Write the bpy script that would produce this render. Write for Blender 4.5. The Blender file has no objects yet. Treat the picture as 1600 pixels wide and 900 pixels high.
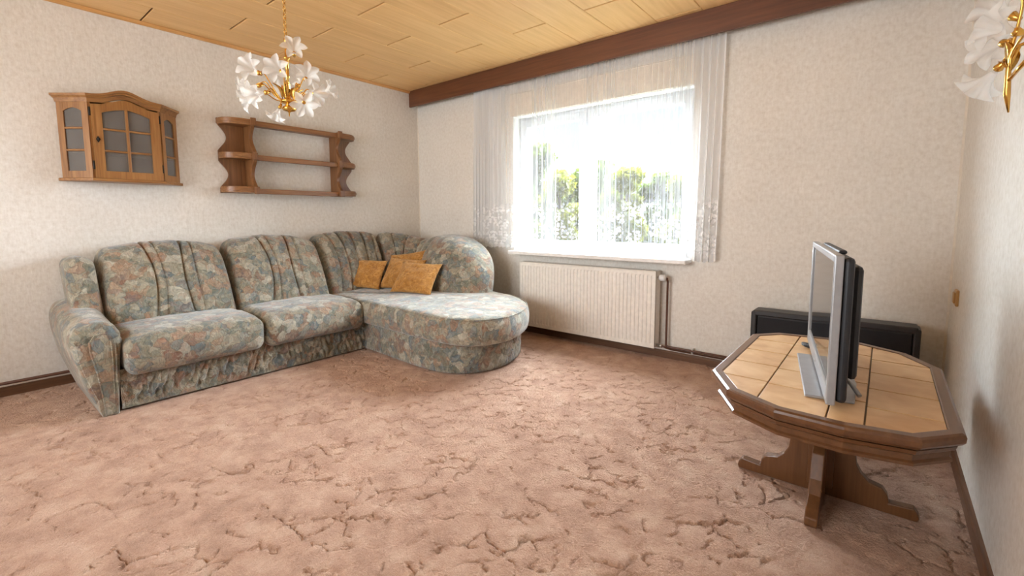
import bpy, math, random
import numpy as np
from mathutils import Vector, Matrix
random.seed(7); RNG = np.random.default_rng(11)
PI = math.pi
scene = bpy.context.scene
COL = scene.collection

# ------------------------------------------------------------------ camera
F_PX, PPY = 715.48, 408.97
YAW, PITCH, ROLL = math.radians(39.128), math.radians(5.548), math.radians(-0.2156)
CAM = Vector((4.1763, -3.4536, 1.0914))
fw = Vector((-math.sin(YAW)*math.cos(PITCH), math.cos(YAW)*math.cos(PITCH), -math.sin(PITCH)))
rt = Vector((math.cos(YAW), math.sin(YAW), 0)); up = rt.cross(fw)
rt2 = rt*math.cos(ROLL) + up*math.sin(ROLL); up2 = -rt*math.sin(ROLL) + up*math.cos(ROLL)
cd = bpy.data.cameras.new('camera'); cam = bpy.data.objects.new('camera', cd); COL.objects.link(cam)
cam.matrix_world = Matrix(((rt2.x, up2.x, -fw.x, CAM.x), (rt2.y, up2.y, -fw.y, CAM.y), (rt2.z, up2.z, -fw.z, CAM.z), (0, 0, 0, 1)))
cd.sensor_width = 36; cd.lens = 36*F_PX/1600; cd.shift_y = -(450-PPY)/1600; cd.clip_start = 0.02
scene.camera = cam

# ------------------------------------------------------------------ light
scene.view_settings.view_transform = 'Standard'
scene.view_settings.look = 'None'
scene.view_settings.gamma = 1.0
scene.view_settings.use_curve_mapping = False
scene.view_settings.exposure = 0.66
W_SKY, REAR_W, SUN_W = 0.82, 39.0, 80.0
world = bpy.data.worlds.new('sky'); scene.world = world; world.use_nodes = True
wn, wl = world.node_tree.nodes, world.node_tree.links
bg = wn['Background']; bg.inputs['Strength'].default_value = W_SKY
wtc = wn.new('ShaderNodeTexCoord'); wsx = wn.new('ShaderNodeSeparateXYZ'); wl.new(wtc.outputs['Generated'], wsx.inputs[0])
wr = wn.new('ShaderNodeValToRGB'); wl.new(wsx.outputs['Z'], wr.inputs[0]); wl.new(wr.outputs[0], bg.inputs['Color'])
wr.color_ramp.elements[0].position = 0.0; wr.color_ramp.elements[0].color = (0.80, 0.92, 1.0, 1)
wr.color_ramp.elements[1].position = 0.7; wr.color_ramp.elements[1].color = (0.62, 0.78, 1.0, 1)

def light(name, kind, loc, direction, energy, size=None, color=(1, 1, 1), portal=False):
    ld = bpy.data.lights.new(name, kind); o = bpy.data.objects.new(name, ld); COL.objects.link(o)
    o.location = loc; o.rotation_euler = Vector(direction).to_track_quat('-Z', 'Y').to_euler()
    ld.energy = energy; ld.color = color
    if size: ld.shape = 'RECTANGLE'; ld.size, ld.size_y = size
    if portal: ld.cycles.is_portal = True
    return o
W, HC = 4.4775, 2.48                   # room width, ceiling height
REAR = -5.2                            # wall behind the camera
light('window_portal', 'AREA', (2.23, 0.20, 1.41), (0, -1, 0), 1, (1.70, 1.25), portal=True)
light('added_rear_fill', 'AREA', (1.9, REAR-0.02, 1.45), (0, 1, 0), REAR_W, (2.6, 1.5), (0.95, 0.98, 1.0)).data.spread = math.radians(120)  # added area light behind the camera, fills the room from the rear
sun = light('sun', 'SUN', (6, 4, 9), (0.24, -0.82, -0.50), SUN_W, color=(0.78, 0.90, 1.0)); sun.data.angle = math.radians(115)

# ------------------------------------------------------------------ materials
def new_mat(name):
    m = bpy.data.materials.new(name); m.use_nodes = True
    nt = m.node_tree; b = nt.nodes['Principled BSDF']
    return m, nt.nodes, nt.links, b
def node(N, L, kind, ins=None, **kw):
    n = N.new(kind)
    for k, v in kw.items(): setattr(n, k, v)
    for k, v in (ins or {}).items():
        if isinstance(v, bpy.types.NodeSocket): L.new(v, n.inputs[k])
        else: n.inputs[k].default_value = v
    return n
def ramp(N, L, fac, stops, interp='LINEAR'):
    r = N.new('ShaderNodeValToRGB'); r.color_ramp.interpolation = interp
    e = r.color_ramp.elements
    while len(e) < len(stops): e.new(0.5)
    for k, (p, c) in enumerate(stops): e[k].position = p; e[k].color = (*c, 1)
    L.new(fac, r.inputs[0]); return r.outputs[0]
def mix(N, L, fac, a, b, mode='MIX'):
    n = N.new('ShaderNodeMix'); n.data_type = 'RGBA'; n.blend_type = mode
    for s, v in ((0, fac), (6, a), (7, b)):
        if isinstance(v, bpy.types.NodeSocket): L.new(v, n.inputs[s])
        else: n.inputs[s].default_value = v if s == 0 else (*v[:3], 1)
    return n.outputs[2]
def bump(N, L, b, h, strength, dist):
    n = node(N, L, 'ShaderNodeBump', {'Height': h, 'Strength': strength, 'Distance': dist}); L.new(n.outputs[0], b.inputs['Normal']); return n
def plain(name, col, rough=0.5, metal=0.0, **kw):
    m, N, L, b = new_mat(name)
    tc = node(N, L, 'ShaderNodeTexCoord')
    nz = node(N, L, 'ShaderNodeTexNoise', {'Vector': tc.outputs['Object'], 'Scale': 35.0, 'Detail': 4.0})
    c = ramp(N, L, nz.outputs['Fac'], [(0.3, tuple(0.93*v for v in col)), (0.7, tuple(min(1, 1.05*v) for v in col))])
    L.new(c, b.inputs['Base Color']); b.inputs['Roughness'].default_value = rough; b.inputs['Metallic'].default_value = metal
    for k, v in kw.items(): b.inputs[k].default_value = v
    return m
def wood(name, dark, mid, lite, axis='Z', rough=0.42, grain=1.0, coat=0.15):
    m, N, L, b = new_mat(name)
    tc = node(N, L, 'ShaderNodeTexCoord'); oi = node(N, L, 'ShaderNodeObjectInfo')
    off = node(N, L, 'ShaderNodeVectorMath', {0: tc.outputs['Object']}, operation='ADD')
    cm = node(N, L, 'ShaderNodeVectorMath', {0: oi.outputs['Random'], 1: (7.3, 3.1, 5.7)}, operation='MULTIPLY'); L.new(cm.outputs[0], off.inputs[1])
    sc = {'X': (1.2, 22, 22), 'Y': (22, 1.2, 22), 'Z': (22, 22, 1.2)}[axis]
    mp = node(N, L, 'ShaderNodeMapping', {'Vector': off.outputs[0], 'Scale': tuple(s*grain for s in sc)})
    n1 = node(N, L, 'ShaderNodeTexNoise', {'Vector': mp.outputs[0], 'Scale': 1.0, 'Detail': 5.0, 'Roughness': 0.6, 'Distortion': 0.6})
    mp2 = node(N, L, 'ShaderNodeMapping', {'Vector': off.outputs[0], 'Scale': tuple(s*grain*4 for s in sc)})
    n2 = node(N, L, 'ShaderNodeTexNoise', {'Vector': mp2.outputs[0], 'Scale': 1.0, 'Detail': 3.0})
    ad = node(N, L, 'ShaderNodeMath', {0: n1.outputs['Fac'], 1: n2.outputs['Fac']}, operation='ADD')
    hf = node(N, L, 'ShaderNodeMath', {0: ad.outputs[0], 1: 0.5}, operation='MULTIPLY')
    c = ramp(N, L, hf.outputs[0], [(0.32, dark), (0.5, mid), (0.68, lite)])
    L.new(c, b.inputs['Base Color']); b.inputs['Roughness'].default_value = rough
    b.inputs['Coat Weight'].default_value = coat; b.inputs['Coat Roughness'].default_value = 0.25
    bump(N, L, b, n2.outputs['Fac'], 0.12, 0.002)
    return m

def wallpaper():
    m, N, L, b = new_mat('wallpaper')
    tc = node(N, L, 'ShaderNodeTexCoord'); O = tc.outputs['Object']
    n1 = node(N, L, 'ShaderNodeTexNoise', {'Vector': O, 'Scale': 38.0, 'Detail': 6.0, 'Roughness': 0.65})
    mp = node(N, L, 'ShaderNodeMapping', {'Vector': O, 'Scale': (90, 90, 22)})
    n2 = node(N, L, 'ShaderNodeTexNoise', {'Vector': mp.outputs[0], 'Scale': 1.0, 'Detail': 3.0})
    n3 = node(N, L, 'ShaderNodeTexNoise', {'Vector': O, 'Scale': 3.0, 'Detail': 2.0})
    c1 = ramp(N, L, n1.outputs['Fac'], [(0.3, (0.645, 0.585, 0.51)), (0.5, (0.755, 0.71, 0.645)), (0.72, (0.85, 0.815, 0.765))])
    c2 = mix(N, L, 0.22, c1, ramp(N, L, n2.outputs['Fac'], [(0.35, (0.63, 0.565, 0.49)), (0.65, (0.84, 0.795, 0.735))]))
    c3 = mix(N, L, 0.16, c2, ramp(N, L, n3.outputs['Fac'], [(0.35, (0.56, 0.48, 0.39)), (0.65, (0.76, 0.69, 0.60))]))
    L.new(c3, b.inputs['Base Color']); b.inputs['Roughness'].default_value = 0.85
    ad = node(N, L, 'ShaderNodeMath', {0: n1.outputs['Fac'], 1: n2.outputs['Fac']}, operation='ADD')
    bump(N, L, b, ad.outputs[0], 0.25, 0.004)
    return m

def carpet():
    m, N, L, b = new_mat('carpet')
    tc = node(N, L, 'ShaderNodeTexCoord'); O = tc.outputs['Object']
    a = node(N, L, 'ShaderNodeTexNoise', {'Vector': O, 'Scale': 9.0, 'Detail': 6.0, 'Roughness': 0.65})
    c1 = ramp(N, L, a.outputs['Fac'], [(0.30, (0.31, 0.170, 0.112)), (0.5, (0.53, 0.325, 0.228)), (0.70, (0.73, 0.515, 0.395))])
    big = node(N, L, 'ShaderNodeTexNoise', {'Vector': O, 'Scale': 3.2, 'Detail': 4.0, 'Roughness': 0.6})
    c1 = mix(N, L, 0.8, c1, ramp(N, L, big.outputs['Fac'], [(0.32, (0.40, 0.37, 0.35)), (0.5, (0.52, 0.51, 0.50)), (0.66, (0.62, 0.61, 0.60))]), 'OVERLAY')
    f = node(N, L, 'ShaderNodeTexNoise', {'Vector': O, 'Scale': 260.0, 'Detail': 3.0, 'Roughness': 0.7})
    c2 = mix(N, L, 0.42, c1, ramp(N, L, f.outputs['Fac'], [(0.3, (0.32, 0.168, 0.110)), (0.7, (0.76, 0.53, 0.40))]))
    L.new(c2, b.inputs['Base Color']); b.inputs['Roughness'].default_value = 0.95
    b.inputs['Sheen Weight'].default_value = 0.25; b.inputs['Sheen Roughness'].default_value = 0.5; b.inputs['Sheen Tint'].default_value = (1, 0.8, 0.7, 1)
    b.inputs['Specular IOR Level'].default_value = 0.1
    f2 = node(N, L, 'ShaderNodeTexNoise', {'Vector': O, 'Scale': 120.0, 'Detail': 4.0, 'Roughness': 0.7})
    bump(N, L, b, f2.outputs['Fac'], 0.9, 0.012)
    return m

def fabric(name, folds=0.0):
    m, N, L, b = new_mat(name)
    tc = node(N, L, 'ShaderNodeTexCoord'); O = tc.outputs['Object']
    def warp(scale, amt, src):
        n = node(N, L, 'ShaderNodeTexNoise', {'Vector': src, 'Scale': scale, 'Detail': 2.5})
        a = node(N, L, 'ShaderNodeVectorMath', {0: n.outputs['Color'], 1: (0.5, 0.5, 0.5)}, operation='SUBTRACT')
        c = node(N, L, 'ShaderNodeVectorMath', {0: a.outputs[0], 'Scale': amt}, operation='SCALE')
        return node(N, L, 'ShaderNodeVectorMath', {0: src, 1: c.outputs[0]}, operation='ADD').outputs[0]
    wv = warp(13.0, 0.085, O); wv2 = warp(48.0, 0.018, wv)
    def cells(scale, ch, vec, pal):
        v = node(N, L, 'ShaderNodeTexVoronoi', {'Vector': vec, 'Scale': scale}); sp = node(N, L, 'ShaderNodeSeparateColor', {0: v.outputs['Color']})
        return ramp(N, L, sp.outputs[ch], pal, 'CONSTANT')
    pal = [(0.0, (0.130, 0.130, 0.098)), (0.13, (0.30, 0.262, 0.188)), (0.28, (0.115, 0.142, 0.152)), (0.41, (0.245, 0.222, 0.160)), (0.54, (0.215, 0.112, 0.072)),
           (0.64, (0.41, 0.375, 0.295)), (0.78, (0.165, 0.172, 0.145)), (0.89, (0.31, 0.185, 0.115))]
    c = mix(N, L, 0.36, cells(17.0, 0, wv2, pal), cells(36.0, 1, wv2, pal))
    c = mix(N, L, 0.16, c, cells(70.0, 2, wv2, pal))
    # brush-like veins inside the leaves
    mp = node(N, L, 'ShaderNodeMapping', {'Vector': wv, 'Scale': (60, 160, 60), 'Rotation': (0.6, 0.5, 0.7)})
    st = node(N, L, 'ShaderNodeTexNoise', {'Vector': mp.outputs[0], 'Scale': 1.0, 'Detail': 3.0, 'Roughness': 0.6})
    c = mix(N, L, 0.5, c, ramp(N, L, st.outputs['Fac'], [(0.32, (0.30, 0.30, 0.30)), (0.5, (0.52, 0.52, 0.52)), (0.68, (0.74, 0.74, 0.72))]), 'OVERLAY')
    e = node(N, L, 'ShaderNodeTexVoronoi', {'Vector': wv2, 'Scale': 17.0}, feature='DISTANCE_TO_EDGE')
    c = mix(N, L, 0.45, c, ramp(N, L, e.outputs['Distance'], [(0.01, (0.55, 0.52, 0.46)), (0.05, (1, 1, 1))]), 'MULTIPLY')
    L.new(c, b.inputs['Base Color']); b.inputs['Roughness'].default_value = 0.9
    b.inputs['Sheen Weight'].default_value = 0.4; b.inputs['Sheen Roughness'].default_value = 0.45; b.inputs['Specular IOR Level'].default_value = 0.2
    h = st.outputs['Fac']
    if folds:
        mp = node(N, L, 'ShaderNodeMapping', {'Vector': wv, 'Scale': (46, 46, 7)})
        fo = node(N, L, 'ShaderNodeTexNoise', {'Vector': mp.outputs[0], 'Scale': 1.0, 'Detail': 2.0})
        h = node(N, L, 'ShaderNodeMath', {0: fo.outputs['Fac'], 1: 3.0, 2: st.outputs['Fac']}, operation='MULTIPLY_ADD').outputs[0]
    bump(N, L, b, h, 0.35, 0.008 if not folds else folds)
    return m

def pillow_fabric():
    m, N, L, b = new_mat('ochre_plush')
    tc = node(N, L, 'ShaderNodeTexCoord'); O = tc.outputs['Object']
    n1 = node(N, L, 'ShaderNodeTexNoise', {'Vector': O, 'Scale': 24.0, 'Detail': 5.0, 'Roughness': 0.7, 'Distortion': 1.5})
    c = ramp(N, L, n1.outputs['Fac'], [(0.32, (0.30, 0.115, 0.016)), (0.52, (0.47, 0.205, 0.035)), (0.70, (0.66, 0.34, 0.085))])
    L.new(c, b.inputs['Base Color']); b.inputs['Roughness'].default_value = 0.85; b.inputs['Sheen Weight'].default_value = 0.4
    b.inputs['Sheen Tint'].default_value = (1, 0.8, 0.5, 1)
    bump(N, L, b, n1.outputs['Fac'], 0.7, 0.03)
    return m

def glass_mat(name, tint=(1, 1, 1), gloss=0.06, rough=0.02):
    m, N, L, b = new_mat(name); N.remove(b); out = N['Material Output']
    tc = node(N, L, 'ShaderNodeTexCoord'); nz = node(N, L, 'ShaderNodeTexNoise', {'Vector': tc.outputs['Object'], 'Scale': 3.0})
    cc = ramp(N, L, nz.outputs['Fac'], [(0.3, tuple(0.97*t for t in tint)), (0.7, tint)])
    t = node(N, L, 'ShaderNodeBsdfTransparent', {'Color': cc}); g = node(N, L, 'ShaderNodeBsdfGlossy', {'Roughness': rough})
    mx = node(N, L, 'ShaderNodeMixShader', {0: gloss, 1: t.outputs[0], 2: g.outputs[0]}); L.new(mx.outputs[0], out.inputs[0])
    return m

def smoke_glass():
    m, N, L, b = new_mat('grey_cabinet_glass'); out = N['Material Output']
    tc = node(N, L, 'ShaderNodeTexCoord'); nz = node(N, L, 'ShaderNodeTexNoise', {'Vector': tc.outputs['Object'], 'Scale': 6.0})
    c = ramp(N, L, nz.outputs['Fac'], [(0.3, (0.21, 0.190, 0.17)), (0.7, (0.28, 0.255, 0.23))]); L.new(c, b.inputs['Base Color']); b.inputs['Roughness'].default_value = 0.2
    t = node(N, L, 'ShaderNodeBsdfTransparent', {'Color': (0.9, 0.9, 0.92, 1)})
    mx = node(N, L, 'ShaderNodeMixShader', {0: 0.45, 1: t.outputs[0], 2: b.outputs[0]}); L.new(mx.outputs[0], out.inputs[0]); return m
def petal_glass():
    m, N, L, b = new_mat('frosted_petal_glass')
    tc = node(N, L, 'ShaderNodeTexCoord'); nz = node(N, L, 'ShaderNodeTexNoise', {'Vector': tc.outputs['Object'], 'Scale': 40.0})
    c = ramp(N, L, nz.outputs['Fac'], [(0.3, (0.88, 0.87, 0.84)), (0.7, (0.97, 0.96, 0.95))]); L.new(c, b.inputs['Base Color'])
    b.inputs['Roughness'].default_value = 0.25
    out = N['Material Output']
    tl = node(N, L, 'ShaderNodeBsdfTranslucent', {'Color': (0.95, 0.95, 0.94, 1)}); tp = node(N, L, 'ShaderNodeBsdfTransparent', {'Color': (0.97, 0.97, 0.96, 1)})
    m1 = node(N, L, 'ShaderNodeMixShader', {0: 0.4, 1: b.outputs[0], 2: tl.outputs[0]})
    m2 = node(N, L, 'ShaderNodeMixShader', {0: 0.38, 1: m1.outputs[0], 2: tp.outputs[0]})
    L.new(m2.outputs[0], out.inputs[0]); return m

def curtain_mat():
    m, N, L, b = new_mat('sheer_lace'); N.remove(b); out = N['Material Output']
    tc = node(N, L, 'ShaderNodeTexCoord'); O = tc.outputs['Object']
    at = node(N, L, 'ShaderNodeAttribute', attribute_name='weave'); av = node(N, L, 'ShaderNodeAttribute', attribute_name='clothuv')
    # lace blossoms woven into the lower third of the cloth
    mp = node(N, L, 'ShaderNodeMapping', {'Vector': av.outputs['Vector'], 'Scale': (1, 1, 0)})
    nz = node(N, L, 'ShaderNodeTexNoise', {'Vector': mp.outputs[0], 'Scale': 30.0, 'Detail': 2.0})
    v = node(N, L, 'ShaderNodeTexVoronoi', {'Vector': mp.outputs[0], 'Scale': 34.0, 'Randomness': 0.75}, voronoi_dimensions='2D')
    vb = node(N, L, 'ShaderNodeTexVoronoi', {'Vector': mp.outputs[0], 'Scale': 9.0, 'Randomness': 0.8}, voronoi_dimensions='2D')
    ad = node(N, L, 'ShaderNodeMath', {0: nz.outputs['Fac'], 1: 0.35, 2: v.outputs['Distance']}, operation='MULTIPLY_ADD')
    f1 = node(N, L, 'ShaderNodeMapRange', {0: ad.outputs[0], 1: 0.66, 2: 0.58, 3: 0.0, 4: 1.0})
    f2 = node(N, L, 'ShaderNodeMapRange', {0: vb.outputs['Distance'], 1: 0.50, 2: 0.42, 3: 0.0, 4: 1.0})
    fl = node(N, L, 'ShaderNodeMath', {0: f1.outputs[0], 1: f2.outputs[0]}, operation='MULTIPLY')
    sx = node(N, L, 'ShaderNodeSeparateXYZ', {0: av.outputs['Vector']})
    band = node(N, L, 'ShaderNodeMapRange', {0: sx.outputs['Y'], 1: 0.44, 2: 0.36, 3: 0.0, 4: 1.0})
    lace = node(N, L, 'ShaderNodeMath', {0: fl.outputs[0], 1: band.outputs[0]}, operation='MULTIPLY')
    hem = node(N, L, 'ShaderNodeMapRange', {0: sx.outputs['Y'], 1: 0.045, 2: 0.025, 3: 0.0, 4: 0.5})
    lh = node(N, L, 'ShaderNodeMath', {0: lace.outputs[0], 1: hem.outputs[0]}, operation='MAXIMUM')
    l2 = node(N, L, 'ShaderNodeMath', {0: lh.outputs[0], 1: 0.34}, operation='MULTIPLY')
    op = node(N, L, 'ShaderNodeMath', {0: at.outputs['Fac'], 1: l2.outputs[0]}, operation='ADD', use_clamp=True)
    t = node(N, L, 'ShaderNodeBsdfTransparent', {'Color': (1, 1, 1, 1)})
    d = node(N, L, 'ShaderNodeBsdfDiffuse', {'Color': (0.97, 0.96, 0.95, 1)}); tl = node(N, L, 'ShaderNodeBsdfTranslucent', {'Color': (0.14, 0.14, 0.15, 1)})
    cl = node(N, L, 'ShaderNodeMixShader', {0: 0.12, 1: d.outputs[0], 2: tl.outputs[0]})
    mx = node(N, L, 'ShaderNodeMixShader', {0: op.outputs[0], 1: t.outputs[0], 2: cl.outputs[0]}); L.new(mx.outputs[0], out.inputs[0])
    return m

def leaf_mat(name, a, bcol):
    m, N, L, b = new_mat(name)
    tc = node(N, L, 'ShaderNodeTexCoord'); nz = node(N, L, 'ShaderNodeTexNoise', {'Vector': tc.outputs['Object'], 'Scale': 4.0, 'Detail': 3.0})
    c = ramp(N, L, nz.outputs['Fac'], [(0.35, a), (0.65, bcol)]); L.new(c, b.inputs['Base Color']); b.inputs['Roughness'].default_value = 0.7
    out = N['Material Output']; tl = node(N, L, 'ShaderNodeBsdfTranslucent', {'Color': c})
    mx = node(N, L, 'ShaderNodeMixShader', {0: 0.4, 1: b.outputs[0], 2: tl.outputs[0]}); L.new(mx.outputs[0], out.inputs[0])
    return m

def tile_mat():
    m, N, L, b = new_mat('beige_glazed_tile')
    tc = node(N, L, 'ShaderNodeTexCoord'); oi = node(N, L, 'ShaderNodeObjectInfo')
    sh = node(N, L, 'ShaderNodeVectorMath', {0: tc.outputs['Object'], 1: oi.outputs['Random']}, operation='ADD')
    n1 = node(N, L, 'ShaderNodeTexNoise', {'Vector': sh.outputs[0], 'Scale': 9.0, 'Detail': 3.0, 'Distortion': 0.5})
    c = ramp(N, L, n1.outputs['Fac'], [(0.3, (0.60, 0.335, 0.15)), (0.5, (0.70, 0.435, 0.215)), (0.7, (0.78, 0.53, 0.29))])
    L.new(c, b.inputs['Base Color']); b.inputs['Roughness'].default_value = 0.38; b.inputs['Specular IOR Level'].default_value = 0.45
    bump(N, L, b, n1.outputs['Fac'], 0.06, 0.01); return m

M = dict(
    paper=wallpaper(), carpet=carpet(), fabric=fabric('camouflage_leaf_upholstery'), skirt=fabric('gathered_leaf_upholstery', 0.05), plush=pillow_fabric(),
    oak=wood('honey_oak', (0.17, 0.066, 0.014), (0.29, 0.125, 0.032), (0.38, 0.18, 0.055), 'Z'),
    oakY=wood('honey_oak_crosswise', (0.17, 0.066, 0.014), (0.29, 0.125, 0.032), (0.38, 0.18, 0.055), 'Y'),
    brown=wood('brown_oak', (0.13, 0.050, 0.015), (0.20, 0.082, 0.026), (0.27, 0.12, 0.042), 'Z'),
    brownY=wood('brown_oak_crosswise', (0.17, 0.068, 0.021), (0.26, 0.112, 0.037), (0.35, 0.165, 0.06), 'Y'),
    tablew=wood('table_oak', (0.088, 0.033, 0.011), (0.125, 0.049, 0.016), (0.16, 0.067, 0.024), 'Y', rough=0.3, coat=0.3),
    tablez=wood('table_oak_upright', (0.095, 0.036, 0.011), (0.135, 0.053, 0.017), (0.17, 0.071, 0.025), 'Z', rough=0.32, coat=0.3),
    panel=wood('maple_ceiling_panel', (0.72, 0.425, 0.17), (0.80, 0.49, 0.205), (0.86, 0.55, 0.245), 'Y', rough=0.5, grain=0.5, coat=0.05),
    pelmet=wood('dark_mahogany', (0.085, 0.026, 0.008), (0.125, 0.040, 0.013), (0.165, 0.057, 0.019), 'X', rough=0.5, grain=0.6),
    trimw=wood('pine_trim', (0.52, 0.25, 0.075), (0.62, 0.32, 0.105), (0.70, 0.38, 0.14), 'Y'),
    skirting=wood('brown_skirting', (0.085, 0.035, 0.015), (0.13, 0.056, 0.024), (0.18, 0.082, 0.038), 'Y'),
    skirtingX=wood('brown_skirting_lengthwise', (0.085, 0.035, 0.015), (0.13, 0.056, 0.024), (0.18, 0.082, 0.038), 'X'),
    groove=plain('groove_backing_board', (0.16, 0.075, 0.025), 0.8),  # dark board visible in the gaps between ceiling panels
    white=plain('white_lacquer', (0.80, 0.79, 0.77), 0.35), sill=plain('white_stone_sill', (0.83, 0.80, 0.76), 0.3), pvc=plain('white_pvc', (0.66, 0.68, 0.71), 0.3),
    rad=plain('cream_radiator_enamel', (0.80, 0.75, 0.68), 0.3), paint=plain('white_reveal_paint', (0.82, 0.80, 0.75), 0.7),
    pipe=plain('brown_painted_pipe', (0.11, 0.045, 0.026), 0.4), chrome=plain('nickel', (0.6, 0.58, 0.55), 0.3, 0.9),
    silver=plain('silver_plastic', (0.36, 0.36, 0.37), 0.32, 0.35), black=plain('black_plastic', (0.018, 0.019, 0.023), 0.45),
    screen=plain('dark_glossy_screen', (0.012, 0.012, 0.014), 0.08), dark=plain('black_lacquer', (0.022, 0.019, 0.019), 0.4), cloth=plain('black_speaker_cloth', (0.009, 0.008, 0.010), 0.8),
    gold=plain('polished_gold', (0.72, 0.42, 0.10), 0.22, 1.0), iron=plain('blackened_iron', (0.03, 0.028, 0.026), 0.5, 0.6),
    grout=plain('grey_grout', (0.22, 0.165, 0.12), 0.9), tile=tile_mat(), glass=glass_mat('window_glass', gloss=0.015), smoke=smoke_glass(),
    petal=petal_glass(), curtain=curtain_mat(), switch=plain('honey_plastic', (0.56, 0.33, 0.12), 0.4),
    bark=plain('bark', (0.12, 0.09, 0.06), 0.9), lawn=plain('lawn', (0.03, 0.045, 0.008), 0.9), caulk=plain('cream_caulk', (0.72, 0.64, 0.54), 0.7),
    leaf1=leaf_mat('leaf_yellow_green', (0.13, 0.15, 0.010), (0.22, 0.21, 0.022)), leaf2=leaf_mat('leaf_green', (0.06, 0.095, 0.010), (0.12, 0.145, 0.018)),
    render=plain('house_render', (0.6, 0.57, 0.52), 0.9),
)

# ------------------------------------------------------------------ mesh helpers
def wpos(o):
    v = Vector((0, 0, 0))
    while o is not None: v = v + Vector(o.location); o = o.parent
    return v
def tag(o, label=None, cat=None, group=None, kind=None):
    if label: o['label'] = label
    if cat: o['category'] = cat
    if group: o['group'] = group
    if kind: o['kind'] = kind
    return o
def thing(name, loc, label, cat, group=None, rz=0.0):
    o = bpy.data.objects.new(name, None); COL.objects.link(o); o.location = loc; o.rotation_euler[2] = rz
    o.empty_display_size = 0.1
    return tag(o, label, cat, group)
def np_mesh(name, V, Fq, smooth=True):
    """V (n,3) array, Fq (m,4) or (m,3) int array"""
    me = bpy.data.meshes.new(name); V = np.asarray(V, np.float32); Fq = np.asarray(Fq, np.int32)
    k = Fq.shape[1]
    me.vertices.add(len(V)); me.vertices.foreach_set('co', V.ravel())
    me.loops.add(Fq.size); me.loops.foreach_set('vertex_index', Fq.ravel())
    me.polygons.add(len(Fq)); me.polygons.foreach_set('loop_start', np.arange(0, Fq.size, k, dtype=np.int32))
    me.polygons.foreach_set('loop_total', np.full(len(Fq), k, np.int32))
    me.polygons.foreach_set('use_smooth', np.full(len(Fq), smooth, bool))
    me.update(calc_edges=True); me.validate(); return me
def link(name, me, mat, parent=None, local=False, origin=None, bev=0.0, smooth_angle=None):
    """mesh given in world coordinates becomes an object whose origin is its parent's (or its own base)"""
    o = bpy.data.objects.new(name, me); COL.objects.link(o)
    if mat is not None and not me.materials: me.materials.append(mat)
    if not local:
        if parent is not None: off = wpos(parent)
        else:
            co = np.empty(len(me.vertices)*3, np.float32); me.vertices.foreach_get('co', co); co = co.reshape(-1, 3)
            off = Vector(origin) if origin is not None else Vector((float((co[:, 0].min()+co[:, 0].max())/2), float((co[:, 1].min()+co[:, 1].max())/2), float(co[:, 2].min())))
            o.location = off
        me.transform(Matrix.Translation(-off))
    if parent is not None: o.parent = parent
    if bev:
        b = o.modifiers.new('bevel', 'BEVEL'); b.width = bev; b.segments = 2; b.limit_method = 'ANGLE'; b.angle_limit = 0.7
        b.harden_normals = False
    return o
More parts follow.
